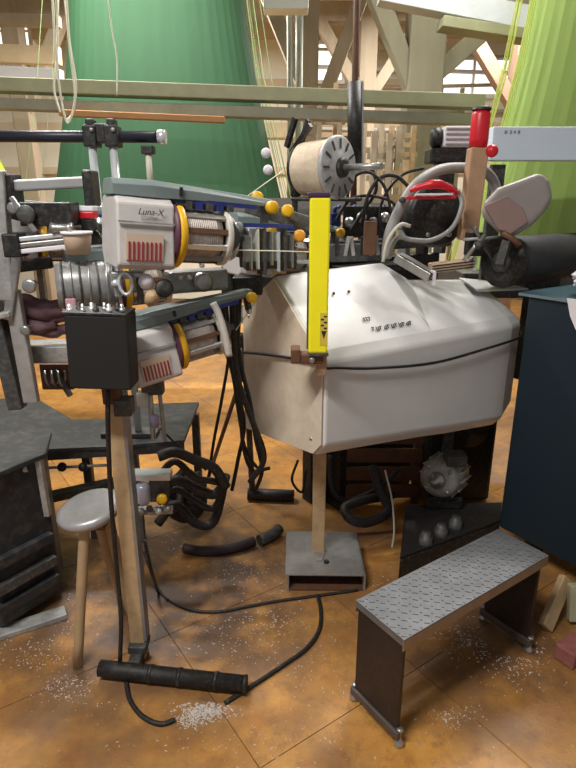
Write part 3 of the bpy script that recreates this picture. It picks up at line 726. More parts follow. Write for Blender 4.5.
# ================================================================ stand with black control box
def control_stand():
    X, Y = -.505, 1.58
    t = thing('control_stand', 'black control box on a beige post with a black tube foot', 'stand', (X, Y, 0))
    mesh('post', G().box((X-.004, Y, .4835), (.048, .045, .963)), M_beige, t, bevel=.004)
    mesh('post_lit_side', G().box((X+.0235, Y+.002, .52), (.008, .046, .88)), mat('lit_side_grey', (150, 152, 160), .4, .5, var=.2, scale=14), t)  # added strip: grey-blue light on the post's right face, put into colour
    a = atz(100, 668, .034); b = atz(244, 684, .034)
    ft = mesh('foot_tube', G().tube([a, a+(b-a)*.12, b], .026, seg=16), M_rubber, t)
    mesh('foot_end_cap', G().tube([b, b+(b-a).normalized()*.008], .028, seg=16), M_black, ft)
    for f in (.35, .55, .8): mesh('foot_band', G().lathe(a+(b-a)*f, b-a, [(0, .026), (0, .0285), (.012, .0285), (.012, .026)], 16), M_black, ft)
    fx = a+(b-a)*((X-a.x)/(b.x-a.x))
    mesh('foot_link', G().bar((X-.004, Y-.02, .03), (X-.004, fx.y+.012, .034), .04, .036), M_dalu, t, bevel=.004)
    mesh('foot_sleeve', G().box((X-.002, Y-.01, .06), (.062, .07, .03)), M_dalu, t, bevel=.005)
    c = at(103, 349, 1.50)
    bx = mesh('control_box', G().box(c, (.166, .09, .205), Matrix.Rotation(math.radians(2), 3, 'Y')), mat('matt_black_box', (27, 27, 27), .6, var=.1, scale=6), t, bevel=.006)
    mesh('lid_edge', G().box(c+Zv*.104, (.17, .094, .008), Matrix.Rotation(math.radians(2), 3, 'Y')), M_black, bx, bevel=.002)
    for k in range(9):
        q = c+Vector((-.07+k*.0172, -.02+(.02 if k % 2 else 0), .108))
        mesh('top_connector', G().lathe(q, (0, 0, 1), [(0, .008), (.008, .008), (.008, .005), (.018, .005), (.020, 0)], 10), [M_chrome, M_black, M_steel][k % 3], bx)
    mesh('box_bracket', G().box((X, 1.545, 1.0), (.05, .03, .12)), M_brown, t, bevel=.003)
    mesh('clip_plate', G().box((X+.03, 1.55, .93), (.05, .05, .05)), M_dalu, t, bevel=.003)
control_stand()
# cable down the post
tag(mesh('control_cable', G().tube([at(108, 388, 1.50), at(108, 430, 1.50), at(111, 500, 1.52), at(117, 570, 1.53), at(121, 620, 1.5), atz(121, 669.5, .034)+Zv*.035], .007, smooth_path=6), M_rubber), 'black cable running down from the control box along the post', 'cable')
# stool
p = at(89, 508, 1.65)
t = thing('metal_stool', 'small stool with dented grey metal seat and beige legs', 'stool', (p.x, p.y, 0))
sm = mat('dull_white_metal', (176, 176, 178), .35, .35, var=.2, scale=12, dust=.25)
R_ = Matrix.Rotation(math.radians(-8), 3, 'Y') @ Matrix.Rotation(math.radians(6), 3, 'X')
mesh('seat', G().lathe(p, R_ @ Zv, [(-.03, 0), (-.03, .085), (-.022, .100), (-.004, .106), (.008, .100), (.012, .085), (.006, .05), (.002, 0)], 28), sm, t)
for (sx, sy, ex, ey) in [(0, -.045, -.056, -.12), (.055, .02, .075, .09), (.0, .06, .03, .15)]:
    tp = p+Vector((sx, sy, -.035)); bt = Vector((p.x+ex, p.y+ey, .0))
    mesh('leg', G().tube([tp+Vector((sx*.2, 0, .02)), tp+(bt-tp)*.12+Vector((0, -.008, 0)), bt], [.017, .0175, .0165], seg=12, smooth_path=5), mat('leg_beige', (172, 146, 112), .55, var=.2, scale=12), t)
mesh('under_plate', G().box(p-Zv*.045, (.12, .1, .02)), M_brown, t, bevel=.004)
# valve assembly right of the post
p = at(152, 492, 1.72)
t = thing('air_valve', 'air valve unit with pale cylinder and yellow knob beside the post', 'valve', p-Zv*.09)
mesh('bowl', G().lathe(p+Vector((-.03, 0, .03)), (0, 0, -1), [(0, 0), (0, .02), (.01, .024), (.06, .024), (.075, .016), (.08, 0)], 16), mat('pale_lilac_bowl', (190, 192, 214), .3, .2, var=.15), t)
mesh('manifold', G().box(p+Vector((.0, .02, .055)), (.13, .05, .025)), M_chrome, t, bevel=.004)
mesh('block', G().box(p+Vector((.02, .025, .0)), (.06, .05, .08)), M_dalu, t, bevel=.004)
mesh('yellow_knob', G().lathe(p+Vector((.035, -.01, -.012)), (.2, -1, .1), [(0, .008), (.01, .008), (.01, .017), (.026, .018), (.030, .012), (.030, 0)], 14), M_yelr, t)
for k in range(5):
    q = p+Vector((-.06+k*.026, -.01, -.06-.01*(k % 2)))
    mesh('fitting', G().lathe(q, (.3*(k-2), -.6, .5), [(-.02, .007), (.0, .009), (.006, .012), (.014, .012), (.016, .007), (.026, .007), (.026, 0)], 10), [M_chrome, M_steel, M_dalu][k % 3], t)
mesh('mounting_bar', G().bar(p+Vector((-.10, -.0, -.075)), p+Vector((.06, .03, -.085)), .03, .02), M_alu, t, bevel=.003)
p = at(150, 395, 1.78)
cluster('pneumatic_link', 'grey pneumatic linkage hanging between the lower feeder and the valve', 'linkage', p-Zv*.14, [
    ('rod', 'tube', ([p+Vector((0, 0, .06)), p+Vector((.0, 0, -.16))], .009), M_steel),
    ('rod', 'tube', ([p+Vector((.028, .01, .06)), p+Vector((.036, .01, -.17))], .007), M_alu),
    ('joint', 'box', (p+Vector((.012, 0, .03)), (.07, .04, .05)), M_dalu),
    ('joint', 'box', (p+Vector((-.02, -.01, -.01)), (.04, .03, .05)), M_alu),
    ('lilac_sleeve', 'lathe', (p+Vector((.012, -.01, -.11)), (0, 0, 1), [(0, 0), (0, .014), (.04, .016), (.04, 0)], 12), mat('lilac_sleeve', (150, 140, 170), .5)),
    ('clip', 'box', (p+Vector((.04, 0, .075)), (.03, .03, .02)), M_black)])

# ================================================================ loom body behind the cover
t = thing('weaving_loom', 'black loom frame with crossbeams behind the ivory cover', 'loom', L(.5, .8, 0))
mesh('base_box', G().box(L(.95, .72, .28), (.75, .25, .5), RL), M_blackm, t, bevel=.01)
for s in (.62, 1.3): mesh('foot', G().box(L(s, .72, .02), (.12, .3, .04), RL), M_blackm, t)
mesh('upper_beam', G().box(L(.66, .72, 1.17), (1.24, .1, .13), RL), M_blackm, t, bevel=.008)
mesh('side_post', G().box(L(1.18, .72, .85), (.12, .14, .66), RL), M_blackm, t, bevel=.008)
mesh('side_post', G().box(L(.52, .74, .57), (.08, .08, 1.14), RL), M_blackm, t, bevel=.008)
mesh('reed_rail', G().box(L(.86, .62, 1.30), (.84, .035, .05), RL), M_dalu, t, bevel=.004)
mesh('shaft_rod', G().tube([L(.46, .66, 1.37), L(1.36, .66, 1.37)], .012), M_chrome, t)
mesh('shaft_rod', G().tube([L(.05, .78, 1.28), L(1.3, .78, 1.28)], .016), M_steel, t)
for k in range(7):
    s = .48+k*.13
    mesh('rod_bracket', G().box(L(s, .66, 1.31), (.03, .06, .15), RL), [M_dalu, M_alu, M_blackm][k % 3], t, bevel=.003)
# heald frames
for k in range(5):
    w_ = .90+k*.055; ft = thing('heald_frame', ['nearest', 'second', 'third', 'fourth', 'rearmost'][k]+' thin steel heald frame standing in the loom', 'heald frame', L(.45, w_, .95), 'heald frames in the loom')
    z1 = 1.44+.012*k
    mesh('top_bar', G().box(L(.5, w_, z1), (1.3, .014, .035), RL), M_rail2, ft)
    mesh('bottom_bar', G().box(L(.5, w_, .97), (1.3, .014, .035), RL), M_rail2, ft)
    for s in (-.14, 1.14): mesh('end_bar', G().box(L(s, w_, (z1+.97)/2), (.02, .014, z1-.97-.036), RL), M_rail2, ft)
# small blue nozzles in a row along the top of the frame
names = ['first', 'second', 'third', 'fourth', 'fifth', 'sixth', 'seventh', 'eighth', 'ninth', 'tenth', 'eleventh', 'twelfth', 'thirteenth', 'fourteenth', 'fifteenth', 'sixteenth']
for k in range(10):
    s = .47+k*.09
    b = L(s, .66, 1.383)
    nt_ = thing('air_nozzle', names[k]+' navy blue air nozzle from the left in the row along the loom', 'nozzle', b, 'navy air nozzles along the loom')
    mesh('body', G().box(b+Zv*.03, (.05, .03, .06), RL), M_navy, nt_, bevel=.004)
    mesh('elbow', G().tube([b+Zv*.058, b+Zv*.078, b+Zv*.088+U*.026], .009, seg=8), M_navy if k % 3 else M_steel, nt_)
# weft selector left of the yellow bar
p = at(268, 250, 2.0)
t = thing('weft_selector', 'grey weft selector block with levers left of the sensor bar', 'selector', p-Zv*.1)
mesh('block', G().box(p+Vector((0, .04, 0)), (.20, .08, .12)), M_dalu, t, bevel=.006)
for k in range(6):
    q = p+Vector((-.085+k*.034, -.01, .05))
    mesh('lever', G().bar(q, q+Vector((.006, -.03, -.10-.01*(k % 2))), .012, .014, up=(0, 1, 0)), [M_steel, M_alu, M_blackm][k % 3], t)
    mesh('spring', G().tube([q+Vector((.012+.005*math.cos(j*1.2), -.008+.005*math.sin(j*1.2), -.004*j)) for j in range(18)], .0018, seg=5), M_chrome, t)
for k, (px, py) in enumerate([(257, 198), (287, 211), (273, 232), (299, 236)]):
    q = at(px, py, 1.93)
    kb = mesh('adjuster_knob', G().lathe(q, (.15, -1, .1), [(-.10, .006), (0, .006), (0, .017), (.005, .020), (.016, .020), (.020, .014), (.020, 0)], 14), M_yelr if k != 3 else mat('amber_knob', (226, 156, 50), .4), t)
mesh('upper_bracket', G().bar(at(246, 205, 2.0), at(312, 225, 2.0), .05, .05), M_dalu, t, bevel=.004)
mesh('tan_housing', G().box(at(279, 258, 1.98), (.05, .06, .10)), M_beige, t, bevel=.005)
mesh('disc', G().lathe(at(237, 240, 1.9), U, [(0, 0), (0, .055), (.012, .058), (.02, .05), (.02, 0)], 24), M_dalu, t)
mesh('disc', G().lathe(at(226, 238, 1.88), U, [(0, 0), (0, .07), (.006, .072), (.010, .07), (.010, 0)], 24), M_chrome, t)
mesh('dark_pack', G().box(at(248, 285, 1.95), (.1, .08, .06)), M_black, t, bevel=.006)
# levers and brackets behind the ridge, right of the sensor bar
p = at(360, 248, 2.36)
t = thing('lever_bank', 'bank of small grey levers behind the cover ridge', 'levers', p-Zv*.06)
mesh('carrier', G().box(p+Vector((-.02, .03, -.02)), (.30, .05, .07), Matrix.Rotation(.25, 3, 'Z')), M_dalu, t, bevel=.004)
for k in range(7):
    q = p+Vector((-.13+k*.035, -.02+k*.009, -.03)); mesh('lever', G().bar(q, q+Vector((.012*((k % 3)-1), -.01, .075)), .014, .012, up=(0, 1, 0)), [M_steel, M_black, M_alu][k % 3], t)
mesh('rusty_tab', G().box(at(370, 238, 2.33), (.05, .03, .13)), M_brown, t, bevel=.003)
# yarn bobbin
p = at(335, 168, 2.25); ax = Vector((.76, -.65, .0)).normalized()
t = thing('yarn_bobbin', 'beige yarn bobbin with grey slotted end disc behind the sensor bar', 'bobbin', p-Zv*.11)
mesh('yarn_package', G().lathe(p-ax*.15, ax, [(0, 0), (0, .085), (.01, .096), (.13, .100), (.145, .098), (.15, 0)], 32), M_yarn, t)
dk = mesh('end_disc', G().lathe(p, ax, [(0, 0), (0, .108), (.006, .112), (.016, .112), (.02, .106), (.022, .06), (.03, .05), (.03, 0)], 36), mat('disc_grey', (176, 176, 178), .5, .25, var=.3, scale=50), t)
e1 = ax.cross(Zv).normalized(); e2 = Zv
for k in range(12):
    a = 2*math.pi*k/12
    mesh('slot', G().box(p+ax*.0215+(e1*math.cos(a)+e2*math.sin(a))*.083, (.006, .008, .034), Matrix((ax, -(e1*math.sin(a))+e2*math.cos(a), e1*math.cos(a)+e2*math.sin(a))).transposed()), M_dalu, dk)
mesh('hub', G().lathe(p+ax*.03, ax, [(0, 0), (0, .036), (.012, .034), (.014, .022), (.014, 0)], 20), M_black, t)
mesh('rear_disc', G().lathe(p-ax*.16, ax, [(0, 0), (0, .09), (.01, .094), (.01, 0)], 28), M_black, t)
mesh('spindle', G().tube([p+ax*.03, p+ax*.20], .012), M_steel, t)
mesh('stem', G().box(p-ax*.19+Vector((0, .02, -.03)), (.04, .05, .14)), M_black, t, bevel=.004)
for k, (dx, dz) in enumerate([(-.03, .0), (.0, .05), (-.05, .07)]):
    mesh('top_lever', G().bar(p-ax*.17+Vector((dx, 0, .06+dz*.3)), p-ax*(.10+.03*k)+Vector((dx*.5, -.03, .15+dz*.4)), .014, .02), M_black, t)
sp = p-ax*.19+Vector((0, .02, -.09)); sp2 = Vector((sp.x, 2.575, sp.z))
mesh('support_arm', G().bar(sp, sp2, .03, .02), M_black, t); mesh('support_post', G().bar(sp2, dn(sp2, 1.236), .025, .025), M_black, t)
for k, (px, py) in enumerate([(266, 153), (268, 170)]): mesh('pale_knob', G().ball(at(px, py, 2.2), .018, 12, 8), M_paper, t)
mesh('cradle', G().box(p-ax*.06+Vector((.02, .02, -.11)), (.26, .10, .015), Matrix.Rotation(-.36, 3, 'Z')), M_blackm, t, bevel=.006)
# black sleeved pipe
p = at(355, 165, 2.86); q = at(355, 82, 2.86)
t = thing('drop_pipe', 'thin brown pipe in a thick black sleeve dropping from above', 'pipe', dn(p, 1.2))
mesh('pipe', G().tube([(at(352, 40, 2.86).x, 2.86, 4.15), dn(q, q.z), (p.x, 2.86, 1.42)], .015), M_brown, t)
mesh('sleeve', G().tube([p, q], .035, seg=18), M_black, t)
mesh('sleeve_strip', G().bar(p+Vector((.031, -.015, 0)), q+Vector((.031, -.015, 0)), .012, .008), M_steel, t)
mesh('clamp', G().box((p.x+.02, 2.86, p.z-.02), (.12, .08, .04)), M_steel, t, bevel=.004)
mesh('socket', G().box((p.x, 2.86, 1.42), (.08, .07, .08)), M_blackm, t, bevel=.004)
# grey hoses
def hose(label, pts, r, m, group=None, name='hose', cat='hose', sp=7):
    return tag(mesh(name, G().tube(pts, r, seg=12, smooth_path=sp), m), label, cat, group)
M_hose = mat('grey_hose', (150, 148, 146), .5, var=.15, scale=30)
hose('thick grey hose arching over the red handle', [at(386, 258, 2.3), at(390, 232, 2.32), at(402, 205, 2.34), at(418, 183, 2.36), at(440, 170, 2.43), at(466, 168, 2.5), at(486, 172, 2.51), at(496, 190, 2.51), at(490, 215, 2.51)], .021, M_hose, 'grey hoses on the loom')
hose('thin grey hose looping under the red handle', [at(388, 258, 2.2), at(397, 238, 2.2), at(412, 240, 2.22), at(432, 240, 2.24), at(452, 228, 2.26), at(462, 205, 2.28), at(458, 190, 2.3)], .009, M_hose, 'grey hoses on the loom')
hose('pale thin tube curving beside the hose foot', [at(383, 262, 2.16), at(388, 240, 2.16), at(400, 225, 2.18), at(410, 226, 2.2)], .007, M_pipe, 'grey hoses on the loom')
# dark motor drum inside the hose arch
p = at(438, 215, 2.5)
t = thing('drive_drum', 'black drive drum behind the red handle', 'drum', p-Zv*.14)
mesh('drum', G().lathe(p, (.3, -1, 0), [(-.09, 0), (-.09, .13), (.0, .135), (.012, .12), (.012, .06), (.03, .05), (.03, 0)], 28), M_blackm, t)
for k in range(6):
    a = k*math.pi/3; mesh('drum_bolt', G().lathe(p+Vector((math.cos(a)*.09, -.02, math.sin(a)*.09)), (.3, -1, 0), [(-.005, .01), (.012, .01), (.012, 0)], 8), M_steel, t)
# red handle
p = at(432, 191, 2.28)
t = thing('red_handle', 'bright red plastic handle below the grey hose arch', 'handle', p-Zv*.02)
mesh('grip', G().tube([at(410, 191, 2.28), at(420, 187, 2.27), at(436, 184, 2.26), at(447, 187, 2.27), at(458, 193, 2.28)], [.008, .012, .017, .013, .008], smooth_path=5), M_red, t)
mesh('lower_strap', G().bar(at(406, 198, 2.27), at(456, 197, 2.27), .02, .012), M_red, t, bevel=.003)
mesh('white_inset', G().bar(at(415, 194.5, 2.25), at(450, 194, 2.25), .01, .007), M_paper, t)
mesh('pivot', G().lathe(at(402, 200, 2.3), (0, -1, 0), [(-.004, .012), (.02, .012), (.02, 0)], 12), M_dalu, t)
# signal post
p = at(470, 240, 2.42); q = at(478, 148, 2.42)
t = thing('signal_lamp', 'red signal lamp on a tan post right of the hose', 'signal lamp', dn(q, p.z))
mesh('post', G().bar((q.x-.01, 2.42, p.z), q, .07, .07), mat('tan_post', (172, 138, 108), .6, var=.15, scale=20), t, bevel=.006)
mesh('red_lens', G().lathe(q, Zv, [(0, 0), (0, .034), (.03, .036), (.12, .036), (.135, .03), (.135, 0)], 20), M_red, t)
mesh('black_cap', G().lathe(q+Zv*.135, Zv, [(0, .037), (.008, .037), (.012, .03), (.012, 0)], 20), M_black, t)
mesh('red_button', G().ball(at(492, 151, 2.38), .024, 14, 10), M_red, t)
mesh('button_stem', G().tube([at(482, 152, 2.42), at(492, 151, 2.385)], .01), M_dalu, t)
# white motor with black end
p = at(456, 138, 2.7)
t = thing('small_motor', 'small white ribbed motor with black end left of the red lamp', 'motor', p-Zv*.07)
mesh('motor_body', G().box(p, (.13, .12, .085)), M_paper, t, bevel=.008)
for k in range(4): mesh('cooling_rib', G().box(p+Vector((0, -.063, -.03+k*.02)), (.12, .008, .006)), M_alu, t)
mesh('black_end', G().lathe(p-Vector((.07, 0, 0)), (-1, 0, 0), [(0, 0), (0, .042), (.03, .042), (.04, .03), (.04, 0)], 18), M_black, t)
mesh('bracket', G().box(p+Vector((0, 0, -.075)), (.24, .12, .06)), M_blackm, t, bevel=.006)
mesh('bracket_leg', G().box(p+Vector((-.04, 0, -.27)), (.07, .1, .38)), M_blackm, t, bevel=.006)
# pale blue panel beam
a = at(489, 144, 2.75); b = at(640, 145, 2.75)
t = thing('panel_beam', 'long pale blue panel in front of the lime cords', 'panel', a)
mesh('panel', G().box((a+b)/2, ((b-a).x, .08, .138)), M_lblue, t, bevel=.004)
h = mesh('panel_marking', G().box(at(506, 132, 2.708), (.012, .002, .012)), M_alu, t)
for k in range(3): mesh('panel_marking', G().box(at(511+k*4, 132, 2.708), (.008, .002, .010 if k % 2 else .014)), M_alu, t)
for x in (a.x+.06, b.x-.1): mesh('panel_leg', G().box((x, 2.78, a.z/2-.04), (.06, .04, a.z-.09)), M_dalu, t)
# taupe shield
p0 = [(497, 188), (540, 172), (549, 180), (553, 198), (545, 212), (531, 226), (512, 238), (497, 232), (480, 216), (484, 202)]
A = [at(x, y, 2.22+.0*(x-500)) for x, y in p0]
t = thing('side_shield', 'rounded taupe plastic shield in front of the lime cords', 'shield', at(515, 238, 2.25))
mesh('shell', G().prism(A, (.06, .14, .0)), M_taupe, t, bevel=.022, seg=4)
mesh('front_plate', G().prism([at(x, y, 2.205) for x, y in [(484, 206), (506, 196), (523, 208), (528, 222), (511, 234), (498, 229)]], (.004, .012, 0)), mat('mauve_plate', (146, 122, 116), .5, var=.12), t, bevel=.003)
mesh('hinge', G().tube([at(502, 232, 2.21), at(514, 240, 2.21), at(520, 246, 2.2)], .012), M_brown, t)
mesh('shield_arm', G().bar(at(508, 238, 2.235), at(500, 266, 2.19), .03, .03), M_black, t)
# black cloth roll at the right
a = at(503, 262, 2.35); b = L(2.0, .42, a.z+.0)
ax = (Vector((U.x, U.y, 0))).normalized()
t = thing('cloth_roll', 'black cloth roll lying along the loom at the right edge', 'roll', a-Zv*.10)
mesh('roll', G().lathe(a+ax*.02, ax, [(0, 0), (0, .092), (.012, .10), (.55, .10), (.55, 0)], 32), mat('black_cloth', (44, 44, 46), .7, var=.2, scale=18, bump=.1), t)
mesh('roll_core', G().lathe(a-ax*.02, ax, [(0, 0), (0, .04), (.04, .04)], 20), M_dalu, t)
mesh('roll_flange', G().lathe(a-ax*.005, ax, [(0, .04), (0, .105), (.016, .105), (.016, .04)], 32), M_blackm, t)
mesh('roll_stand', G().box(a+ax*.3-Zv*.30, (.12, .1, .5), RL), M_blackm, t, bevel=.006)
# steel channels lying on the cover
for k, (p0, p1, m_, lab) in enumerate([((398, 257), (432, 277), M_rail2, 'grooved silver channel lying on the cover ridge'), ((430, 268), (472, 263), mat('tan_channel', (206, 180, 150), .5, .2, var=.12), 'tan channel with white end lying on the cover')]):
    a = at(*p0, 2.33); b = at(*p1, 2.33 if k else 2.25)
    t = thing('steel_channel', lab, 'channel', (a+b)/2-Zv*.03, 'channels on top of the cover')
    mesh('channel', G().bar(a, b, .07, .035), m_, t, bevel=.003)
    for q in range(3): mesh('groove', G().bar(a+Vector((0, -.036, -.011+.011*q)), b+Vector((0, -.036, -.011+.011*q)), .004, .004), M_black, t)
    mesh('end_plate', G().box(b, (.012, .075, .05)), M_paper, t)
a = L(.55, .6025, 1.2); b = L(1.0, .6025, 1.2)
tag(mesh('black_ledge', G().bar(a, b, .134, .03), M_blackm, bevel=.004), 'black ledge behind the channels on the cover', 'ledge')
# dark lever stack between the channels and the shield
p = at(474, 244, 2.30)
cluster('linkage_stack', 'dark linkage rods between the channels and the taupe shield', 'linkage', p-Zv*.07, [
    ('plate', 'box', (p, (.06, .06, .09)), M_blackm),
    ('rod', 'tube', ([p+Vector((-.05, -.05, -.06)), p+Vector((.02, -.06, .04))], .008), M_steel),
    ('rod', 'tube', ([p+Vector((-.03, -.06, .07)), p+Vector((.06, -.05, -.05))], .007), M_dalu),
    ('rod', 'tube', ([p+Vector((-.06, -.05, .02)), p+Vector((.07, -.06, .03))], .006), M_alu),
    ('hub', 'lathe', (p+Vector((.0, -.06, .0)), (0, -1, 0), [(-.02, .016), (.012, .018), (.014, 0)], 12), M_dalu)])

# ================================================================ blue cabinet
def cabinet():
    o = Vector((.93, 2.2, 0)); D = Vector((.568, -.823, 0)); E = Vector((.823, .568, 0))
    t = thing('machine_cabinet', 'dark navy blue steel machine cabinet at the right edge', 'cabinet', o+D*.35+E*.3)
    z0, z1 = .12, 1.145
    P = lambda d, e, z: o+D*d+E*e+Zv*z
    mesh('body', G().prism([P(0, 0, z0), P(.72, 0, z0), P(.72, .6, z0), P(0, .6, z0)], (0, 0, z1-z0)), M_blue, t, bevel=.012, seg=3)
    mesh('top_sheet', G().prism([P(-.03, -.015, z1), P(.74, -.015, z1), P(.74, .6, z1), P(-.03, .6, z1)], (0, 0, .012)), mat('navy_top_lit', (44, 74, 84), .4, var=.1, scale=6), t, bevel=.003)  # navy lightened to teal: the lit top is put into its colour
    mesh('edge_trim', G().bar(P(-.03, -.016, z1+.004), P(.74, -.016, z1+.004), .006, .010), mat('trim_pale', (120, 140, 148), .4, .3), t)
    for d in (.12, .62): mesh('foot', G().box(P(d, .1, z0/2), (.06, .06, z0)), M_black, t)
cabinet()
P = lambda d, e, z: Vector((.93, 2.2, 0))+Vector((.568, -.823, 0))*d+Vector((.823, .568, 0))*e+Zv*z
t = thing('plastic_bag', 'crumpled white plastic bag on top of the navy cabinet', 'bag', P(.2, .12, 1.157))
g = G(); rr = random.Random(9)
c = P(.2, .14, 1.166); vs = []; n = 18; rings = 9
for i in range(rings+1):
    a_ = math.pi*i/rings
    for k in range(n):
        q_ = 2*math.pi*k/n; r_ = 1+rr.uniform(-.14, .14)
        vs.append(c+Vector((.10*r_*math.sin(a_)*math.cos(q_), .10*r_*math.sin(a_)*math.sin(q_), .055+.055*math.cos(a_)*r_*(.96 if i < rings else 1))))
g.add(vs, [(i*n+k, (i+1)*n+k, (i+1)*n+(k+1) % n, i*n+(k+1) % n) for i in range(rings) for k in range(n)])
mesh('bag', g, M_paper, t)
mesh('hanging_tail', G().prism([P(.17, -.022, 1.16), P(.235, -.022, 1.16), P(.25, -.028, 1.07), P(.225, -.03, 1.055), P(.195, -.028, 1.10)], (-.004, -.003, 0)), M_paper, t)
# wooden props at the cabinet foot
a = atz(545, 630, .0); 
t = thing('wooden_wedge', 'pale wooden wedge leaning at the foot of the navy cabinet', 'wedge', a)
mesh('plank', G().bar(atz(545, 628, .02), atz(566, 578, .14), .05, .03, up=(0, 1, 0)), M_beige, t, bevel=.004)
mesh('plank', G().bar(atz(576, 620, .02), atz(577, 584, .16), .06, .03, up=(0, 1, 0)), mat('pale_green_wood', (176, 172, 140), .6, var=.2), t, bevel=.004)
p = atz(573, 650, .032)
tag(mesh('brick', G().box(p, (.11, .07, .06), RL), mat('dull_red_brick', (150, 92, 84), .8, var=.25, scale=30, bump=.3), bevel=.005), 'dull red brick on the floor at the right edge', 'brick')

# ================================================================ motor and dark gear under the cover
p = at(440, 478, 2.35)
t = thing('electric_motor', 'grey electric motor under the right part of the ivory cover', 'motor', p-Zv*.10)
ax = Vector((-.55, -.8, .12)).normalized()
mesh('barrel', G().lathe(p, ax, [(-.16, 0), (-.16, .085), (.0, .092), (.02, .086), (.035, .06), (.035, 0)], 24), M_alu, t)
x_ = ax.cross(Zv).normalized(); y_ = ax.cross(x_)
for k in range(14):
    a_ = 2*math.pi*k/14; dv = x_*math.cos(a_)+y_*math.sin(a_)
    mesh('cooling_fin', G().bar(p-ax*.14+dv*.095, p-ax*.01+dv*.095, .005, .016, up=dv), M_alu, t)
mesh('shaft_hub', G().lathe(p+ax*.035, ax, [(0, .04), (.02, .036), (.022, .015), (.05, .013), (.05, 0)], 16), M_steel, t)
for k in range(4):
    a_ = math.pi/4+k*math.pi/2; mesh('bolt', G().lathe(p+ax*.02+(x_*math.cos(a_)+y_*math.sin(a_))*.07, ax, [(0, .01), (.014, .01), (.014, 0)], 6), M_steel, t)
mesh('terminal_box', G().box(p+Vector((.06, 0, .10)), (.09, .08, .05)), M_dalu, t, bevel=.005)
mesh('mount_foot', G().box(p+Vector((.03, .05, -.12)), (.16, .14, .06)), M_blackm, t, bevel=.005)
p = at(476, 500, 2.4)
t = thing('gear_case', 'black gear case with belt pulley beside the grey motor', 'gear case', dn(p, 0))
mesh('case', G().box((p.x-.02, 2.72, .26), (.34, .2, .5)), M_blackm, t, bevel=.02)
mesh('pulley', G().lathe((p.x, 2.62, .42), (0, -1, 0), [(0, 0), (0, .09), (.01, .094), (.02, .084), (.03, .094), (.04, .09), (.04, .03), (.05, .03), (.05, 0)], 28), M_blackm, t)
mesh('belt_guard', G().box((p.x-.10, 2.605, .25), (.05, .06, .44)), M_dalu, t, bevel=.008)
a = at(350, 470, 2.6)
t = thing('floor_crate', 'brown wooden crate under the ivory cover behind the stand', 'crate', dn(a, 0))
ym = 2.72
for k in range(4): mesh('slat', G().box((a.x+.15, ym-.12, .08+k*.1), (.42, .014, .075)), M_brown, t, bevel=.003)
for s in (-1, 1):
    for d in (-.12, .12): mesh('corner_post', G().box((a.x+.15+s*.19, ym+d+.02*(1 if d < 0 else 0), .22), (.035, .025, .44)), M_brown, t)
# hoses under the cover
hose('black looped hose under the cover right of the stand post', [at(372, 465, 2.35), at(380, 490, 2.3), at(388, 510, 2.25), at(370, 522, 2.2), at(352, 520, 2.2), at(345, 508, 2.25), at(365, 500, 2.3), at(392, 495, 2.38)], .022, M_rubber, 'hoses under the cover')
hose('second black hose curling near the motor', [at(330, 455, 2.45), at(332, 485, 2.4), at(345, 500, 2.38), at(375, 490, 2.42), at(398, 470, 2.5)], .012, M_rubber, 'hoses under the cover')
hose('thin grey wire hanging in front of the gear case', [at(385, 470, 2.25), at(392, 500, 2.2), at(394, 530, 2.15), at(392, 548, 2.13)], .004, M_pipe, 'hoses under the cover')
hose('purple-black hose standing beside the stand post', [at(298, 460, 2.35), at(292, 480, 2.3), at(302, 492, 2.35), at(306, 470, 2.4)], .006, M_rubber, 'hoses under the cover')

# ================================================================ second thin stand, cables and hoses on the floor
a = atz(248, 494, .03); b = atz(294, 496, .03)
t = thing('cable_stand', 'thin dark stand with low black foot bar left of the cover', 'stand', dn((a+b)/2, 0))
mesh('foot_bar', G().tube([a, b], .032, seg=14), M_rubber, t)
mid = a+(b-a)*.1
mesh('post', G().tube([Vector((mid.x, mid.y, .03)), Vector((mid.x-.02, mid.y-.05, .86))], .016), M_dalu, t)
mesh('post_head', G().box((mid.x-.02, mid.y-.05, .87), (.1, .06, .06)), M_black, t, bevel=.004)
a = at(243, 372, 2.3); b = atz(208, 480, 0.0)
tag(mesh('prop_rod', G().tube([a, b+Zv*.008], .010), M_brown), 'brown slanting rod standing on the floor behind the cables', 'rod')
bund = [[(214, 300), (220, 335), (232, 372), (238, 410), (246, 450), (262, 474)], [(222, 298), (226, 340), (236, 385), (244, 425), (238, 460), (232, 490)],
        [(232, 292), (234, 340), (238, 380), (252, 420), (264, 458), (250, 482)], [(240, 296), (238, 350), (240, 400), (243, 445), (252, 470), (270, 468)],
        [(226, 300), (229, 350), (222, 398), (214, 440), (208, 482)], [(236, 300), (240, 360), (250, 402), (256, 440), (262, 470), (255, 492)]]
nm = ['leftmost', 'second', 'third', 'fourth', 'fifth', 'sixth']
for k, pts in enumerate(bund):
    hose(nm[k]+' black cable of the bundle hanging left of the cover', [at(x, y, 1.88+.03*[3, 5, 0, 2, 4, 1][k]+.10*max(0, y-400)/90) for x, y in pts], [.006, .008, .011, .007, .006, .008][k], M_rubber, 'cables hanging left of the cover', 'hanging_cable', 'cable')
hose('pale curved strap at the top of the hanging cables', [at(213, 303, 1.715), at(219, 315, 1.715), at(225, 335, 1.715), at(229, 356, 1.715)], .011, mat('strap_white', (196, 192, 184), .6), None, 'strap', 'strap')
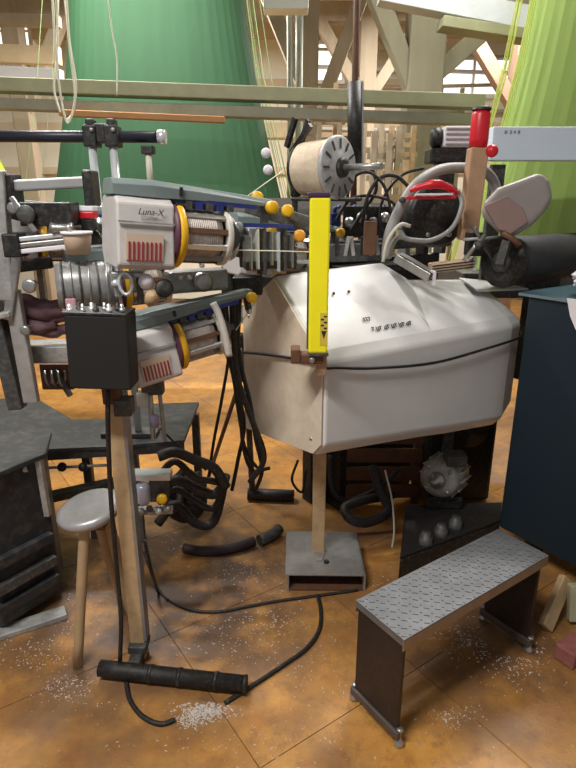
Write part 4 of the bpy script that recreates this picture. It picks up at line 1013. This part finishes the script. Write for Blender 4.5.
# black tangle of hoses by the valve
rr = random.Random(21)
tl = ['top', 'upper', 'middle', 'lower', 'bottom']
for k in range(5):
    y0 = 462+k*15
    pts = [(158, y0+rr.uniform(-8, 8)), (175, y0-12+rr.uniform(-6, 6)), (195, y0-4+rr.uniform(-8, 8)), (214, y0+6-.3*k*6), (226, 487-k*3)]
    hose(tl[k]+' black hose of the tangle right of the air valve', [at(x, y, 1.84+.035*k+.12*(x-158)/100) for x, y in pts], .019 if k % 2 == 0 else .013, M_rubber, 'hose tangle by the air valve')
p = at(184, 494, 2.28)
t = thing('hose_reel', 'black bundle of wrapped hose behind the air valve', 'hose bundle', p-Zv*.12)
for k in range(5):
    r_ = [.05, .085, .07, .095, .06][k]; tw = [.2, 1.1, -.7, .6, -1.3][k]; mesh('coil', G().tube([p+Matrix.Rotation(tw, 3, 'Z') @ Matrix.Rotation(tw*.6, 3, 'X') @ Vector((r_*math.cos(a_*math.pi/8)*(1+.25*math.sin(a_*.9+k)), (k-2)*.012+.03*math.sin(a_*1.3+k), r_*math.sin(a_*math.pi/8)*1.1)) for a_ in range(19)], [.014, .019, .012, .017, .015][k], seg=8), M_rubber, t)
mesh('wrap', G().ball(p+Vector((.0, 0, -.02)), .1, 14, 9, (1.05, .6, 1.25)), M_rubber, t)
hose('thick dark hose lying in a curve on the floor left of the stand', [atz(184, 548, .022), atz(205, 551, .022), atz(232, 548, .022), atz(254, 541, .022)], .022, mat('plum_hose', (58, 42, 46), .55, var=.2), None)
hose('corrugated grey hose end beside the stand base', [atz(259.5, 540.5, .028), atz(273, 534, .028), atz(279, 529, .028)], .026, M_dalu, None)
hose('thin black cable curving from the stand post towards the grey stand', [atz(146, 572, .006)+Vector((0, 0, .1)), atz(160, 592, .006), atz(185, 608, .006), atz(215, 612, .006), atz(250, 606, .006), atz(285, 600, .006), atz(330, 594, .006), atz(358, 590, .006)], .006, M_rubber, 'cables on the floor', 'floor_cable', 'cable')
hose('black cable looping on the floor from the grey stand to the tube foot', [atz(318, 596, .007), atz(321, 612, .007), atz(319, 630, .007), atz(307, 648, .007), atz(285, 664, .007), atz(258, 682, .007), atz(225, 703, .007)], .0075, M_rubber, 'cables on the floor', 'floor_cable', 'cable')
hose('short black cable looping in front of the black tube foot', [atz(126, 682, .007), atz(130, 700, .007), atz(142, 716, .007), atz(160, 724, .007), atz(175, 720, .007)], .0075, M_rubber, 'cables on the floor', 'floor_cable', 'cable')
hose('thin black wire from the hose tangle to the platform', [at(160, 428, 1.95), at(178, 446, 1.98), at(196, 462, 2.0), at(206, 470, 2.02)], .004, M_rubber, None, 'wire', 'wire')
hose('thin black wire from the valve down to the floor', [at(144.5, 540, 1.585), at(152, 572, 1.64), atz(158, 592, .006), atz(168, 600, .006)], .005, M_rubber, None, 'wire', 'wire')

# ================================================================ lint on the floor
def lint():
    g = G(); rr = random.Random(11)
    bpy.context.view_layer.update(); keep = []
    for ob in SC.objects:
        if ob.type != 'MESH' or ob.name.startswith(('floor', 'wall', 'ceiling', 'cord_bundle')) : continue
        bb = [ob.matrix_world @ Vector(c_) for c_ in ob.bound_box]
        if -.005 < min(q.z for q in bb) < .03: keep.append((min(q.x for q in bb)-.012, max(q.x for q in bb)+.012, min(q.y for q in bb)-.012, max(q.y for q in bb)+.012))
    spots = [(203, 712, 22, 9, 260), (190, 722, 14, 5, 90), (230, 640, 60, 30, 90), (110, 690, 45, 20, 110), (70, 620, 40, 40, 100), (60, 690, 20, 14, 50), (250, 570, 50, 25, 120), (330, 660, 60, 40, 60), (480, 640, 45, 22, 200), (520, 660, 40, 25, 150), (450, 715, 30, 12, 60), (200, 540, 40, 20, 70), (290, 740, 160, 20, 60), (35, 655, 40, 20, 90), (165, 690, 60, 12, 120), (270, 620, 40, 20, 80), (375, 600, 20, 25, 60)]
    for cx, cy, sx, sy, n in spots:
        for k in range(int(n*1.9)):
            px, py = rr.gauss(cx, sx*.55), rr.gauss(cy, sy*.55)
            py = min(max(py, 480), 900)
            p = atz(px, py, 0)
            if any(k0 < p.x < k1 and k2 < p.y < k3 for k0, k1, k2, k3 in keep): continue
            r = rr.uniform(.0008, .0028)*(1.4 if n > 200 else 1)
            a = rr.uniform(0, 6.28); e = rr.uniform(1, 3.2); dx = Vector((math.cos(a), math.sin(a), 0))*r*e; dy = Vector((-math.sin(a), math.cos(a), 0))*r; hz = Zv*r*1.2
            g.add([p-dx, p+dx*.9, p-dy+hz*.3, p+dy, p+hz], [(0, 2, 4), (2, 1, 4), (1, 3, 4), (3, 0, 4)])
    o = mesh('lint', g, M_lint); tag(o, 'scattered pale lint and thread waste on the ochre floor', 'lint', kind='stuff')

# ---- added black box filling the dark and shade under the loom, behind the step
t = thing('shade_fill_box', 'low black box added to fill the shade on the floor between the step and the loom', 'box', atz(445, 545, 0))
A = [atz(398, 584, 0), atz(497, 545, 0), atz(499, 526, 0), atz(404, 530, 0)]
mesh('box', G().prism([q+Zv*.004 for q in A], (0, 0, .114)), M_black, t, bevel=.01)
mesh('lid', G().prism([q+Zv*.119 for q in A], (0, 0, .012)), M_rubber, t, bevel=.003)
for k in range(3): mesh('added_pipe_stub', G().lathe(A[0]+(A[2]-A[0])*(.22+.14*k)+Zv*.131, Zv, [(0, .028), (.03, .028), (.03, .02), (.05, .02), (.05, 0)], 14), M_dalu, t)
# ---- guide plates between the feeders and the loom
p = at(264, 252, 1.80)
t = thing('guide_comb', 'comb of steel guide plates between the feeders and the sensor bar', 'comb', p-Zv*.07)
for k in range(7):
    q = p+Vector((-.05+k*.021, -.01+.008*k, .01*(k % 2)))
    mesh('plate', G().box(q, (.005, .05, .10+.02*(k % 3)), RL), [M_steel, M_chrome, M_dalu][k % 3], t)
mesh('spine', G().bar(p+Vector((-.06, -.01, -.04)), p+Vector((.09, .04, -.04)), .03, .025), M_blackm, t, bevel=.003)
mesh('top_strip', G().bar(p+Vector((-.06, -.03, .082)), p+Vector((.09, .02, .075)), .012, .012), M_navy, t)
# ---- steel plank lying in the shade on the left floor
tag(mesh('floor_plank', G().bar(atz(-20, 640, .012), atz(66, 612, .012), .06, .022), M_alu, bevel=.003), 'grey plank lying on the floor below the dark machine base', 'plank')
# ---- small grey gearbox under the upper feeder
p = at(196, 280, 1.86)
t = thing('feeder_gearbox', 'grey casting between the upper and lower feeders', 'casting', p-Zv*.05)
mesh('casting', G().box(p, (.2, .08, .07), Matrix.Rotation(.5, 3, 'Z')), M_alu, t, bevel=.012)
mesh('cover_disc', G().lathe(p+Vector((.03, -.05, 0)), (.45, -.9, 0), [(-.02, .03), (.01, .03), (.014, .022), (.014, 0)], 18), M_steel, t)
for k in range(3): mesh('cap_screw', G().lathe(p+Vector((-.07+k*.03, -.06, .015)), (.45, -.9, 0), [(-.02, .007), (.012, .007), (.012, 0)], 8), M_chrome, t)

# ---- pale conduits across the far background
for k, (y0, y1, r_) in enumerate([(48, 58, .022), (66, 74, .03), (90, 84, .025), (108, 112, .03), (128, 132, .022), (142, 146, .03)]):
    a = at(290, y0, 8.9); b = at(530, y1, 8.9)
    mesh('wall_conduit', G().tube([a, b], r_, seg=8), [M_pipe, M_whitep, M_wood][k % 3], wall)
# ---- black thread wires arching beside the bobbin
ww = [[(346, 205), (352, 180), (368, 172), (384, 186), (392, 215)], [(362, 225), (368, 196), (380, 178), (396, 176), (408, 186)], [(335, 222), (350, 200), (372, 196), (394, 204), (402, 226)], [(350, 232), (364, 210), (376, 190), (372, 170), (358, 166)], [(384, 240), (380, 212), (388, 190), (404, 174), (424, 168)]]
for k, pts in enumerate(ww):
    hose(['first', 'second', 'third', 'fourth', 'fifth'][k]+' thin black wire from the left arching beside the bobbin', [at(x, y, 2.40+.02*k) for x, y in pts], .006+.0015*(k % 2), M_rubber, 'wires beside the bobbin', 'arching_wire', 'wire')
p = at(366, 222, 2.55)
t = thing('tension_bracket', 'dark tension bracket with discs behind the lever bank', 'bracket', p-Zv*.08)
mesh('plate', G().box(p, (.2, .03, .13)), M_blackm, t, bevel=.006)
for k in range(4):
    q = p+Vector((-.075+k*.05, -.03, .02*(k % 2)))
    mesh('tension_disc', G().lathe(q, (0, -1, 0), [(-.02, .006), (0, .006), (0, .02), (.006, .022), (.010, .014), (.018, .008), (.018, 0)], 14), [M_steel, M_alu, M_dalu][k % 3], t)
# ---- pale yarn threads drawn from the feeders to the loom
for k, (a_, b_) in enumerate([((238, 250, 1.72), (312, 252, 1.712)), ((236, 330, 1.84), (262, 292, 2.0)), ((284, 170, 2.2), (242, 200, 1.97))]):
    tag(mesh('weft_thread', G().tube([at(*a_), at(*b_)], .0018, seg=6), mat('white_yarn', (226, 224, 206), .9)), ['pale weft thread from the upper feeder to the loom', 'pale weft thread rising from the lower feeder', 'pale weft thread from the bobbin down to the selector'][k], 'thread', 'weft threads')

lint()
